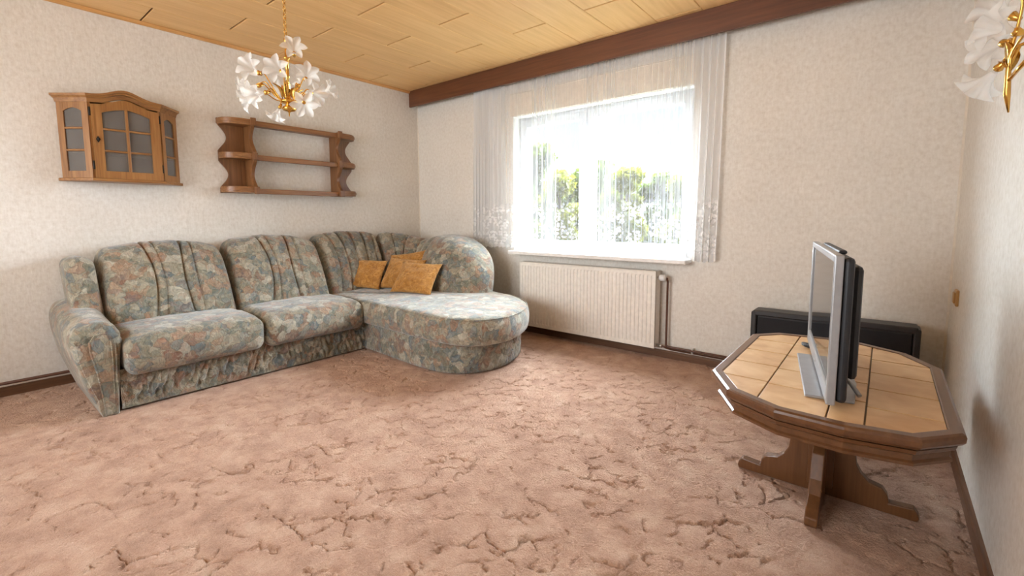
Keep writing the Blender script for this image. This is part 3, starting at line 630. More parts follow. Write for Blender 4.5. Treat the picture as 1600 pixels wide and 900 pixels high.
# backs: a cross-section swept along a path
def sweep_back(name, path, tops, thick, s0, s1, round0, round1, zb=0.385, lean=0.085, chan=(), nu=150, nv=48, depth=0.024, fb=None, e_ends=(5, 5), seed=0):
    path = np.array(path, float); seg = np.r_[0, np.cumsum(np.hypot(*np.diff(path, axis=0).T))]
    S = np.linspace(0, 1, nu); S = s0+(s1-s0)*(0.5-0.5*np.cos(PI*S))*0.55+(s1-s0)*S*0.45
    dens = np.linspace(0, seg[-1], 200); px = np.interp(dens, seg, path[:, 0]); py = np.interp(dens, seg, path[:, 1])
    for _ in range(12): px[1:-1] = (px[:-2]+2*px[1:-1]+px[2:])/4; py[1:-1] = (py[:-2]+2*py[1:-1]+py[2:])/4
    x = np.interp(S, dens, px); y = np.interp(S, dens, py); tx = np.interp(S, dens, np.gradient(px)); ty = np.interp(S, dens, np.gradient(py)); L = np.hypot(tx, ty)
    nx, ny = ty/L, -tx/L                                     # points to the seat side
    top = np.interp(S, [t[0] for t in tops], [t[1] for t in tops]); k = np.ones(5)/5; top = np.convolve(np.pad(top, 2, 'edge'), k, 'valid')
    w = np.interp(S, [t[0] for t in thick], [t[1] for t in thick])
    u = (S-s0)/(s1-s0)
    def er(d, r, e): t = np.clip(1-d/r, 0, 1); return (1-t**e)**(1/e)
    ef = er(S-s0, round0, 2.2)*er(s1-S, round1, 2.2); ef = np.maximum(ef, 0.02); eh = 0.35+0.65*ef; ew = 0.25+0.75*ef
    if round1 > 0.3: eh = np.where(u > 0.5, ef**0.75, eh); ew = np.where(u > 0.5, ef, ew)
    th = np.linspace(-0.10, PI+0.10, nv); cs, sn = np.cos(th), np.sin(th)
    cx = np.sign(cs)*np.abs(cs)**0.62; cz = np.sign(sn)*np.abs(sn)**0.72
    E_, C_ = ef[:, None], cx[None]; Z_ = cz[None]
    H = (top-zb)[:, None]
    z = zb+H*(Z_*eh[:, None]); fr = np.clip(Z_, 0, 1)
    nn = w[:, None]*C_*ew[:, None]-lean*2*(fr-0.3)*np.where(round1 > 0.3, ew, 1.0)[:, None]
    bulge = 0.018*np.clip(C_, 0, 1)*np.sin(PI*np.clip(fr, 0, 1))*np.sin(PI*u)[:, None]
    nn = nn+bulge
    fac = np.clip(C_*0.9+0.35, 0, 1)
    for (uc, amp, bend, wd) in chan:
        uu = uc+bend*np.sin((fr-0.1)*PI*1.1); gg = np.exp(-((u[:, None]-uu)/wd)**2)*amp
        nn = nn-depth*gg*fac; z = z-depth*0.8*gg*np.clip(Z_, 0, 1)**6
    nn = nn+0.004*vnoise(u[:, None]*4+0*nn, fr*3+0*nn, 60+seed)*fac
    V = np.stack([x[:, None]+nx[:, None]*nn, y[:, None]+ny[:, None]*nn, z], -1)
    Vf = V.reshape(-1, 3); F = grid_faces(nu, nv)
    c0, c1 = V[0].mean(0), V[-1].mean(0); n0 = len(Vf); Vf = np.vstack([Vf, [c0, c1]])
    F2 = [(j, j+1, n0) for j in range(nv-1)]+[((nu-1)*nv+j+1, (nu-1)*nv+j, n0+1) for j in range(nv-1)]
    me = bpy.data.meshes.new(name); me.from_pydata(Vf.tolist(), [], F.tolist()+F2); me.polygons.foreach_set('use_smooth', [True]*len(me.polygons)); me.update()
    return link(name, me, M['fabric'], sofa)
PB = [(0.275, -2.90), (0.275, -0.78)]
ch3 = ((0.33, 1.0, 0.045, 0.011), (0.41, 0.5, 0.03, 0.010), (0.63, 1.0, -0.035, 0.011), (0.71, 0.5, -0.02, 0.010), (0.52, 0.22, 0.0, 0.03))
sweep_back('back_cushion', PB, [(0, 0.862), (0.09, 0.90), (0.28, 0.932), (0.45, 0.938), (0.62, 0.92), (0.76, 0.875)], [(0, 0.195), (0.76, 0.195)], 0.025, 0.768, 0.055, 0.055, chan=ch3, seed=1)
sweep_back('back_cushion', PB, [(0.76, 0.875), (0.86, 0.93), (1.08, 0.957), (1.3, 0.945), (1.50, 0.89)], [(0.7, 0.195), (1.5, 0.195)], 0.772, 1.508, 0.055, 0.055, chan=ch3, seed=2)
PC = [(0.245, -1.39), (0.230, -0.95), (0.25, -0.70), (0.335, -0.50), (0.52, -0.41), (0.8, -0.42), (1.1, -0.47), (1.62, -0.50)]
sweep_back('corner_cushion', PC, [(0, 0.90), (0.10, 0.945), (0.30, 0.968), (0.55, 0.955), (0.66, 0.93)], [(0, 0.180), (0.15, 0.150), (0.5, 0.135), (0.7, 0.145)], 0.005, 0.665, 0.055, 0.05, chan=((0.2, 0.8, 0.04, 0.02), (0.36, 1, 0.03, 0.02), (0.55, 0.8, 0.0, 0.02), (0.75, 1, -0.02, 0.02), (0.9, 0.8, -0.02, 0.02)), seed=3)
sweep_back('corner_cushion', PC, [(0.66, 0.93), (0.75, 0.948), (0.9, 0.925), (1.05, 0.88), (1.15, 0.862), (1.25, 0.878)], [(0.6, 0.145), (1.0, 0.17), (1.2, 0.21)], 0.668, 1.20, 0.05, 0.08, chan=((0.25, 0.8, 0.02, 0.025), (0.5, 1, 0.0, 0.025), (0.78, 1, -0.02, 0.025)), seed=4)
sweep_back('end_bolster', PC, [(1.04, 0.85), (1.2, 0.895), (1.40, 0.925), (1.6, 0.915), (1.9, 0.90)], [(1.0, 0.21), (1.25, 0.25), (1.5, 0.285), (2.0, 0.285)], 1.10, 2.085, 0.14, 0.62, chan=((0.13, 0.7, 0.02, 0.03), (0.26, 0.5, 0.02, 0.03)), nu=140, lean=0.075, seed=5)
# back rest frame behind the cushions
m = MB().prism([(0.05, 0.03), (0.20, 0.03), (0.20, 0.62), (0.15, 0.80), (0.075, 0.80), (0.05, 0.70)], 'y', -2.98, -0.62)
m.build('back_frame', M['fabric'], sofa, bev=0.02)
# corner frame filling
m = MB().prism([(0.05, -0.9), (0.05, -0.55), (0.16, -0.33), (0.35, -0.235), (1.25, -0.235), (1.25, -0.40), (0.30, -0.45)], 'z', 0.03, 0.66); m.build('corner_frame', M['fabric'], sofa, bev=0.02)
# wing behind the arm
def wing():
    def fn(V):
        x, y, z = V.T.copy(); x = x-0.16*(z/0.30)*0.5; y = y-0.012*(z/0.3)*1.0; return np.stack([x, y, z], -1)
    V, F = rbox((0.15, 0.072, 0.25), 0.07, (12, 10, 14), fn); V += np.array([0.285, -2.950, 0.61]); link('wing', np_mesh('wing', V, F), M['fabric'], sofa)
wing()
# arm: scroll section swept from the back to the front
def arm_section(n=84):
    P = [(-2.915, 0.0), (-2.905, 0.16), (-2.893, 0.32), (-2.880, 0.40), (-2.884, 0.455), (-2.912, 0.498), (-2.955, 0.518), (-3.005, 0.520), (-3.055, 0.503), (-3.088, 0.465), (-3.097, 0.42), (-3.090, 0.36), (-3.066, 0.25), (-3.030, 0.12), (-2.992, 0.0)]
    P = np.array(P); d = np.r_[0, np.cumsum(np.hypot(*np.diff(P, axis=0).T))]; t = np.linspace(0, d[-1], n)
    a = np.interp(t, d, P[:, 0]); b = np.interp(t, d, P[:, 1])
    for _ in range(3): a[1:-1] = (a[:-2]+2*a[1:-1]+a[2:])/4; b[1:-1] = (b[:-2]+2*b[1:-1]+b[2:])/4
    return a, b
def build_arm():
    a, b = arm_section(); n = len(a)
    xs = np.array([0.07, 0.08, 0.14, 0.22, 0.30, 0.40, 0.50, 0.60, 0.68, 0.75, 0.79, 0.82, 0.845, 0.862, 0.875, 0.884, 0.889, 0.890]); sc = np.array([0.9, 0.96, 1, 1, 1, 1, 1, 1, 1, 1.005, 1.01, 1.012, 1.005, 0.985, 0.95, 0.90, 0.84, 0.78])
    cy, cz = -2.985, 0.26; V = []
    for x, s in zip(xs, sc):
        f = (0.89-x)/0.82
        for p, q in zip(a, b):
            an = math.atan2(q-0.40, p+2.985); wr = 0.003*math.sin(x*60+p*40)*smoothstep(0.44, 0.5, q); gt = 0.0045*math.sin(an*17)*float(smoothstep(0.80, 0.865, x)*(1-smoothstep(0.884, 0.89, x))*smoothstep(0.36, 0.42, q)); p, q = p+gt*math.cos(an), q+gt*math.sin(an)
            V.append((x, cy+(p-cy)*s, cz+(q-cz)*(s if q > 0.05 else 1)+f*0.075*float(smoothstep(0.25, 0.5, q))+float(wr)))
    m = len(xs); F = grid_faces(m, n)[:, ::-1].tolist(); F.append([(m-1)*n+k for k in range(n)][::-1]); F.append(list(range(n)))
    me = bpy.data.meshes.new('arm'); me.from_pydata(V, [], F); me.polygons.foreach_set('use_smooth', [True]*(len(F)-2)+[False]*2); me.update()
    arm = link('arm', me, M['fabric'], sofa)
    # inset front panel with piping
    out = [(-2.928, 0.006), (-2.922, 0.16), (-2.915, 0.32), (-2.915, 0.42), (-2.930, 0.455), (-2.965, 0.468), (-3.000, 0.458), (-3.022, 0.425), (-3.020, 0.37), (-3.000, 0.26), (-2.985, 0.13), (-2.978, 0.006)]
    MB().prism(out, 'x', 0.870, 0.897).build('arm_front_panel', M['fabric'], sofa, bev=0.006)
    MB().tube([(0.896, p, q) for p, q in out], 0.0045, 6).build('piping', M['fabric'], arm)
    MB().tube([(0.893, -2.938, 0.008), (0.898, -2.935, 0.16), (0.898, -2.930, 0.32), (0.897, -2.934, 0.43)], 0.0035, 6).build('piping', M['fabric'], arm)
build_arm()

# ------------------------------------------------------------------ ochre throw pillows
def pillow(label, base, rz, lean, roll, size=0.40, seed=0):
    n = 30; t = np.linspace(-1, 1, n); U, Vv = np.meshgrid(t, t, indexing='ij')
    pin = 1-0.055*(1-U**2)*Vv**2*0-0.0*U
    X = U*(1-0.07*(1-np.abs(Vv)**1.5)*0+0.0)*(0.5-0.035*(1-Vv**2)); Z = Vv*(0.5-0.035*(1-U**2))
    th = 0.15*((1-U**2)*(1-Vv**2))**0.45; wr = 0.018*vnoise(U*1.4, Vv*1.4, 70+seed)*(1-np.maximum(abs(U), abs(Vv))**4)
    A = np.stack([X, -(th+wr), Z], -1); B = np.stack([X, th*0.85, Z], -1)
    V = np.concatenate([A.reshape(-1, 3), B.reshape(-1, 3)])*np.array([size, size*0.9, size*0.82])
    F = np.vstack([grid_faces(n, n), grid_faces(n, n)[:, ::-1]+n*n])
    me = np_mesh('throw_pillow', V, F); 
    import bmesh
    bm = bmesh.new(); bm.from_mesh(me); bmesh.ops.remove_doubles(bm, verts=bm.verts, dist=1e-4); bm.to_mesh(me); bm.free()
    R = Matrix.Rotation(rz, 4, 'Z') @ Matrix.Rotation(lean, 4, 'X') @ Matrix.Rotation(roll, 4, 'Y')
    me.transform(R); co = np.array([v.co for v in me.vertices]); me.transform(Matrix.Translation((0, 0, -co[:, 2].min())))
    for p in me.polygons: p.use_smooth = True
    o = link('throw_pillow', me, M['plush'], local=True); o.location = base; tag(o, label, 'pillow', 'ochre throw pillows in the sofa corner')
pillow('ochre plush throw pillow lying foremost, farthest right on the sofa seat', (1.000, -0.885, 0.436), math.radians(22), math.radians(-42), math.radians(2), 0.40, 1)
pillow('ochre plush throw pillow in the middle, half covered by the foremost one', (0.735, -0.825, 0.436), math.radians(20), math.radians(-36), math.radians(2), 0.40, 2)
pillow('ochre plush throw pillow at the left, leaning on the corner cushion', (0.420, -1.015, 0.436), math.radians(30), math.radians(-34), math.radians(3), 0.37, 3)
pillow('ochre plush throw pillow mostly hidden behind the other three', (0.660, -0.690, 0.436), math.radians(26), math.radians(-18), math.radians(-9), 0.38, 4)

# ------------------------------------------------------------------ wall cabinet
def build_cabinet():
    z0, z1 = 1.337, 1.888; yL, yR, ya, yb, D = -2.955, -2.318, -2.828, -2.448, 0.165
    c = thing('wall_cabinet', (0, (yL+yR)/2, z0), 'honey oak wall cabinet with arched top and glazed door', 'cabinet')
    plan = lambda e: [(0.002, yL-e), (D*0.12, yL-e), (D+e*0.8, ya-e*0.35), (D+e*0.8, yb+e*0.35), (D*0.12, yR+e), (0.002, yR+e)]
    MB().prism(plan(0.020), 'z', z0, z0+0.020).build('bottom_board', M['oakY'], c, bev=0.004)
    MB().prism(plan(-0.004), 'z', z1-0.045, z1-0.03).build('top_board', M['oakY'], c)
    MB().box(0.002, 0.010, yL+0.01, yR-0.01, z0+0.02, z1-0.045).build('back_panel', M['brown'], c)
    for zz in (1.52, 1.69): MB().prism(plan(-0.022), 'z', zz, zz+0.012).build('inner_shelf', M['oakY'], c)
    zb, zt = z0+0.020, z1-0.035
    # generic glazed frame in a local (s,z) plane, mapped onto the wall plane between two plan points
    def mapper(p, q):
        p, q = Vector((p[0], p[1], 0)), Vector((q[0], q[1], 0)); d = (q-p); L = d.length; d /= L; nrm = Vector((d.y, -d.x, 0))
        if nrm.x < 0: nrm = -nrm
        return L, lambda s, z, t: (p+d*s+nrm*t)+Vector((0, 0, z))
    def slab(m, f, poly, t0, t1):
        n = len(poly); V = [f(s, z, t0) for s, z in poly]+[f(s, z, t1) for s, z in poly]
        m.add(V, [tuple(range(n)), tuple(range(2*n-1, n-1, -1))]+[((i+1) % n, i, n+i, n+(i+1) % n) for i in range(n)])
    def glazed(name, p, q, wS, wB, wT, rails, arch, th, muntin, topf=None, off=0.0, inset=0.0):
        L, f0 = mapper(p, q); f = lambda s, z, t: f0(s, z, t+off); a, b = inset, L-inset
        tf = topf or (lambda s: zt)
        top = [(a+(b-a)*k/16) for k in range(17)]
        par = thing_part(name)
        m = MB(); slab(m, f, [(a, zb), (a+wS, zb), (a+wS, tf(a+wS)), (a, tf(a))], 0, th); slab(m, f, [(b-wS, zb), (b, zb), (b, tf(b)), (b-wS, tf(b-wS))], 0, th)
        slab(m, f, [(a+wS, zb), (b-wS, zb), (b-wS, zb+wB), (a+wS, zb+wB)], 0.001, th-0.001)
        ss = [a+wS+(b-a-2*wS)*k/16 for k in range(17)]; lo = [(s, tf((a+b)/2)-wT-arch*(abs(2*(s-(a+b)/2)/(b-a-2*wS)))**1.6) for s in ss]
        for k in range(16): slab(m, f, [lo[k], lo[k+1], (ss[k+1], tf(ss[k+1])), (ss[k], tf(ss[k]))], 0.001, th-0.001)
        fr = m.build('frame', M['oak'], c); fr.name = name
        gm = MB(); slab(gm, f, [(a+wS-0.004, zb+wB-0.004), (b-wS+0.004, zb+wB-0.004), (b-wS+0.004, lo[-1][1]+0.006)]+[(s, z+0.006) for s, z in lo[::-1][1:-1]]+[(a+wS-0.004, lo[0][1]+0.006)], th*0.35, th*0.35+0.003)
        gm.build('glass_pane', M['smoke'], fr)
        for z in rails:
            rm = MB(); sA, sB = a+wS, b-wS
            p0, p1 = f(sA, z, th*0.7), f(sB, z, th*0.7); rr = 0.0065
            rm.tube([p0+(p1-p0)*k/12 for k in range(13)], [rr*(1.25 if k in (1, 11) else 1.0+0.12*math.sin(PI*k/12)) for k in range(13)], 8); rm.build('glazing_bar', M['oakY'], fr)
        if muntin:
            mm = MB(); s = (a+b)/2; slab(mm, f, [(s-0.008, zb+wB), (s+0.008, zb+wB), (s+0.008, tf(s)-wT+0.004), (s-0.008, tf(s)-wT+0.004)], th*0.4, th+0.004); mm.build('glazing_bar', M['oak'], fr, bev=0.003)
            for z in rails:
                for ds in (0.25, 0.75):
                    pass
        return fr, f, a, b
    def thing_part(n): return None
    A0, A1, A2, A3 = (D*0.12, yL), (D, ya), (D, yb), (D*0.12, yR)
    glazed('side_panel', A0, A1, 0.040, 0.045, 0.050, (1.535, 1.675), 0.022, 0.016, False, off=-0.014)
    glazed('side_panel', A2, A3, 0.040, 0.045, 0.050, (1.535, 1.675), 0.022, 0.016, False, off=-0.014)
    for p0, p1 in ((ya-0.004, ya+0.014), (yb-0.014, yb+0.004)): MB().box(D-0.018, D-0.002, p0, p1, zb, zt).build('corner_post', M['oak'], c)
    Ld = yb-ya; topf = lambda s: zt-0.028+0.050*math.exp(-((s-Ld/2)/(Ld*0.24))**2)
    door, f, a, b = glazed('door', A1, A2, 0.052, 0.048, 0.062, (1.535, 1.675), 0.035, 0.018, True, topf=topf, off=0.0, inset=0.012)
    # cornice: follows the plan, arched above the door
    def cornice(name, e0, e1, zlo, zhi, arch):
        m = MB()
        pl0, pl1 = plan(e0), plan(e1); pts0 = []; pts1 = []; hs = []
        for i in range(5):
            n = 24 if i == 2 else 1
            for k in range(n):
                t = k/n; pts0.append((pl0[i][0]*(1-t)+pl0[i+1][0]*t, pl0[i][1]*(1-t)+pl0[i+1][1]*t)); pts1.append((pl1[i][0]*(1-t)+pl1[i+1][0]*t, pl1[i][1]*(1-t)+pl1[i+1][1]*t))
                hs.append(arch*math.exp(-((t-0.5)/0.25)**2) if i == 2 else 0.0)
        pts0.append(pl0[5]); pts1.append(pl1[5]); hs.append(0.0); n = len(hs); ins = plan(-0.03); V = []
        for k in range(n):
            y = pts0[k][1]; x0_, x1_ = pts0[k][0], pts1[k][0]
            V += [(max(0.002, x0_-0.03), pts0[k][1]+(0.03 if k < 2 else (-0.03 if k > n-3 else 0)), zlo+hs[k]), (x0_, pts0[k][1], zlo+hs[k]), (x1_, pts1[k][1], zhi+hs[k]), (max(0.002, x0_-0.03), pts0[k][1]+(0.03 if k < 2 else (-0.03 if k > n-3 else 0)), zhi+hs[k])]
        F = []
        for k in range(n-1):
            for j in range(4): F.append((k*4+j, k*4+(j+1) % 4, (k+1)*4+(j+1) % 4, (k+1)*4+j))
        F += [(3, 2, 1, 0), tuple((n-1)*4+j for j in range(4))]
        m.add(V, F); m.build(name, M['oakY'], c)
    cornice('cornice', 0.004, 0.010, z1-0.050, z1-0.026, 0.046); cornice('cornice', 0.012, 0.022, z1-0.026, z1-0.014, 0.050); cornice('cornice', 0.026, 0.028, z1-0.014, z1, 0.052)
    # lock plate, key, hinges
    m = MB(); p = f(0.036, 1.605, 0.018); m.prism([(p.y-0.011, p.z), (p.y, p.z-0.022), (p.y+0.011, p.z), (p.y, p.z+0.022)], 'x', p.x, p.x+0.003); lp = m.build('lock_plate', M['iron'], door)
    MB().lathe([(0.001, 0), (0.004, 0.0), (0.004, 0.012), (0.007, 0.014), (0.007, 0.020), (0.001, 0.021)], (p.x+0.003, p.y, p.z), 10, 'x').build('knob', M['iron'], door)
    for yy in (ya+0.006, yb-0.006):
        for zz in (1.44, 1.78): MB().lathe([(0.001, -0.028), (0.005, -0.026), (0.005, 0.026), (0.001, 0.028)], (D+0.010, yy, zz), 10).build('hinge', M['iron'], door)
build_cabinet()

# ------------------------------------------------------------------ wall shelf with wavy uprights
def build_shelf():
    z0, z1 = 1.296, 1.888; H = z1-z0; yl, yr = -2.045, -0.868; u1, u2 = -1.835, -1.075; T = 0.030
    s = thing('wall_shelf', (0, (yl+yr)/2, z0), 'brown oak wall shelf with wavy uprights and rounded ends', 'shelf')
    def wave(t):                                              # 1 at the shelves (t=0,.5,1), 0 between
        return 0.5+0.5*math.cos(4*PI*t)
    zs = [z0+H*k/60 for k in range(61)]
    def flat(t): w = wave(t); return min(1.0, 0.02+w*1.18)
    for y in (u1, u2):
        poly = [(0.002, z0), *[(0.115+0.065*flat(k/60), zs[k]) for k in range(61)], (0.002, z1)]
        up_ = MB().prism(poly, 'y', y-T/2, y+T/2, smooth=False).build('upright', M['brown'], s, bev=0.004)
        for zz in (z0+0.022, (z0+z1)/2, z1-0.022): MB().box(0.174, 0.187, y-T/2-0.006, y+T/2+0.006, zz-0.030, zz+0.030).build('upright_block', M['brown'], up_, bev=0.004)
    for e, yo, yi in ((-1, yl, u1-T/2), (1, yr, u2+T/2)):
        # wavy board flat on the wall
        poly = [(yi, z0)]+[(yi+(yo-yi)*(0.66+0.34*flat(k/60)), zs[k]) for k in range(61)]+[(yi, z1)]
        MB().prism(poly, 'x', 0.002, 0.018).build('end_board', M['brown'], s, bev=0.003)
        Lq = abs(yo-yi); R = 0.168
        for zz, th in ((z0+0.004, 0.048), ((z0+z1)/2-0.024, 0.048), (z1-0.052, 0.048)):
            pts = [(0.018, yi)]+[(0.030+(R-0.030)*math.sin(a)**0.8 if a > 0 else 0.030, yi+(yo-yi)*math.cos(a)**0.8 if a < PI/2-1e-6 else yi) for a in [PI/2*k/16 for k in range(17)][::-1]]+[(0.018, yo)]
            q = MB().prism(pts, 'z', zz, zz+th).build('corner_shelf', M['brownY'], s, bev=0.003)
            pts2 = [(x+0.006*(x > 0.025), y+0.004*e) for x, y in pts]; pts2 = [(x, y) for x, y in pts2]
            MB().prism([(x, y if abs(y-yi) > 0.006 else yi) for x, y in pts2], 'z', zz+0.016, zz+0.034).build('edge_bead', M['brownY'], q)
    for zz in (z0+0.008, (z0+z1)/2-0.014, z1-0.036): 
        b = MB().box(0.004, 0.128, u1+T/2, u2-T/2, zz, zz+0.020).build('shelf_board', M['brownY'], s, bev=0.002)
        MB().box(0.124, 0.146, u1+T/2, u2-T/2, zz-0.012, zz+0.030).build('front_lip', M['brownY'], b, bev=0.004)
build_shelf()

# ------------------------------------------------------------------ chandelier
def flower_mesh(r=0.052, dep=0.066):
    """six-pointed glass lily opening to +z"""
    nr, na = 9, 48; V = []; 
    for i in range(nr):
        t = i/(nr-1)
        for k in range(na):
            a = 2*PI*k/na; star = 1-abs(((6*a/(2*PI)) % 1.0)*2-1); star = 1-star; sharp = star**0.85
            rr = r*(0.16+0.34*t**0.8+0.12*t*t)+r*t**2.0*(0.08+0.58*sharp)
            z = dep*(t**0.75)+0.014*t**3*sharp*0-0.020*max(0, t-0.6)**1.2*sharp*2.0
            V.append((rr*math.cos(a), rr*math.sin(a), z-0.004))
    F = [(i*na+k, i*na+(k+1) % na, (i+1)*na+(k+1) % na, (i+1)*na+k) for i in range(nr-1) for k in range(na)]
    me = bpy.data.meshes.new('glass_flower'); me.from_pydata(V, [], F); me.polygons.foreach_set('use_smooth', [True]*len(F)); me.materials.append(M['petal']); me.update(); return me
FLOWER = flower_mesh()
CUP = MB().lathe([(0.001, -0.022), (0.006, -0.020), (0.009, -0.006), (0.012, 0.004), (0.008, 0.010), (0.001, 0.010)], (0, 0, 0), 12).mesh('flower_cup'); CUP.materials.append(M['gold'])
LEAF = None
def leaf_mesh():
    V = []; n = 9
    for i in range(n):
        t = i/(n-1); w = 0.013*math.sin(PI*min(1, t*1.02))**0.8+0.0006; z = 0.020*math.sin(t*2.2)
        V += [(t*0.075, -w, z+0.006*(w/0.013)), (t*0.075, 0, z), (t*0.075, w, z+0.006*(w/0.013)), (t*0.075, 0, z-0.0022)]
    F = []
    for i in range(n-1):
        a, b = i*4, (i+1)*4; F += [(a, b, b+1, a+1), (a+1, b+1, b+2, a+2), (a+2, b+2, b+3, a+3), (a+3, b+3, b, a)]
    me = bpy.data.meshes.new('gold_leaf'); me.from_pydata(V, [], F); me.polygons.foreach_set('use_smooth', [True]*len(F)); me.materials.append(M['gold']); me.update(); return me
LEAF = leaf_mesh()
def place(me, name, parent, loc, direction, spin=0.0, scale=1.0, axis='Z'):
    o = bpy.data.objects.new(name, me); COL.objects.link(o); o.parent = parent; o.location = loc
    q = Vector(direction).to_track_quat('Z' if axis == 'Z' else 'X', 'Y' if axis == 'Z' else 'Z'); o.rotation_mode = 'QUATERNION'
    from mathutils import Quaternion
    o.rotation_quaternion = q @ Quaternion((0, 0, 1) if axis == 'Z' else (1, 0, 0), spin); o.scale = (scale,)*3
    return o
def bez(a, b, c, d, n=12):
    a, b, c, d = map(Vector, (a, b, c, d)); return [a*(1-t)**3+b*3*t*(1-t)**2+c*3*t*t*(1-t)+d*t**3 for t in [k/n for k in range(n+1)]]
def build_chandelier():
    AX = Vector((1.592, -2.216, 0)); zf = 1.648
    c = thing('chandelier', (AX.x, AX.y, zf), 'gilded chandelier with white glass lily flowers hanging on a chain', 'chandelier')
    Z = lambda h: h                                             # local heights above the finial tip
    prof = [(0.001, 0.0), (0.003, 0.002), (0.004, 0.020), (0.008, 0.026), (0.030, 0.032), (0.038, 0.044), (0.030, 0.052), (0.018, 0.058), (0.018, 0.066), (0.040, 0.072), (0.046, 0.080), (0.040, 0.086), (0.014, 0.094), (0.010, 0.110), (0.010, 0.14), (0.001, 0.141)]
    MB().lathe(prof, (0, 0, 0), 24).build('hub', M['gold'], c, local=True)
    MB().lathe([(0.001, 0.10), (0.0065, 0.10), (0.0065, 0.205), (0.012, 0.212), (0.009, 0.222), (0.0085, 0.30), (0.018, 0.306), (0.018, 0.312), (0.009, 0.318), (0.0075, 0.40), (0.011, 0.408), (0.004, 0.42), (0.001, 0.421)], (0, 0, 0), 16).build('stem', M['gold'], c, local=True)
    # chain links up to the ceiling rose
    lk = MB(); n = 14; P = [(0.0075*math.cos(2*PI*k/n), 0, 0.0125*math.sin(2*PI*k/n)) for k in range(n+1)]; lk.tube(P, 0.0022, 6, cap=False); lm = lk.mesh('chain_link'); lm.materials.append(M['gold'])
    top = HC-zf-0.03; h = 0.43; k = 0
    while h < top:
        o = bpy.data.objects.new('chain_link', lm); COL.objects.link(o); o.parent = c; o.location = (0, 0, h); o.rotation_euler = (0, 0, (k % 2)*PI/2+0.3); h += 0.0195; k += 1
    MB().lathe([(0.001, 0), (0.012, 0.002), (0.05, 0.018), (0.052, 0.034), (0.001, 0.036)], (0, 0, HC-zf-0.036), 24).build('ceiling_rose', M['gold'], c, local=True)
    # arms: lateral offset r (m, + = right in the photo), depth d (+ = towards the viewer), height h, flower facing
    R_ = Vector((rt.x, rt.y, 0)); D_ = Vector((-fw.x, -fw.y, 0)).normalized()
    spec = [(-0.150, 0.06, 0.225, (-0.15, 1.0, 0.10), 1.15), (-0.235, -0.03, 0.165, (-0.9, 0.2, -0.25), 1.0), (-0.180, 0.02, 0.155, (-0.55, 0.5, -0.35), 1.1), (-0.165, 0.08, 0.075, (-0.8, 0.35, -0.4), 1.0),
            (-0.085, 0.12, 0.095, (-0.35, 0.6, -0.25), 1.1), (0.010, 0.10, 0.215, (0.05, 1.0, -0.05), 1.1), (0.062, 0.02, 0.335, (0.35, 0.8, 0.2), 1.05), (0.150, 0.05, 0.195, (0.5, 0.8, 0.15), 1.05),
            (0.165, 0.00, 0.125, (0.7, 0.5, -0.2), 1.0), (0.222, -0.05, 0.145, (0.85, 0.1, 0.25), 0.95), (0.155, 0.10, 0.050, (0.35, 0.75, -0.35), 1.1), (0.015, -0.12, 0.20, (0.0, -0.9, 0.3), 1.0),
            (-0.035, 0.05, 0.025, (-0.25, 0.3, -0.8), 0.9), (0.06, -0.14, 0.14, (0.2, -1, 0.1), 1.0), (-0.10, -0.13, 0.18, (-0.4, -1, 0.1), 1.0)]
    for i, (r, d, hh, dr, sc) in enumerate(spec):
        r = r*(0.95 if r < 0 else 0.82); p = R_*r+D_*d+Vector((0, 0, hh)); w = (R_*dr[0]+D_*dr[1]+Vector((0, 0, dr[2]))).normalized()
        back = p-w*0.022*sc; rad = Vector((p.x, p.y, 0)).normalized() if abs(r)+abs(d) > 0.02 else D_
        if i == 6: start = Vector((0, 0, 0.40)); c1 = start+R_*0.03+Vector((0, 0, 0.08))
        else: start = rad*0.030+Vector((0, 0, 0.080)); c1 = rad*(0.05+0.25*max(abs(r), abs(d)))+Vector((0, 0, 0.03+hh*0.5))
        c2 = back-w*0.05+Vector((0, 0, 0.055)); pts = bez(start, c1, c2, back, 14)
        a = MB().tube(pts, 0.0032, 7).build('arm', M['gold'], c, local=True)
        place(FLOWER, 'glass_flower', c, p, w, random.uniform(0, 1), sc)
        place(CUP, 'flower_cup', a, back, w, 0, sc)
    for k in range(7):
        a = k*2*PI/7+0.3; d = R_*math.cos(a)+D_*math.sin(a); h0 = 0.085+0.02*(k % 2)
        place(LEAF, 'gold_leaf', c, d*0.035+Vector((0, 0, h0)), d*0.7+Vector((0, 0, 0.75)), 0, 1.1, axis='X')
build_chandelier()

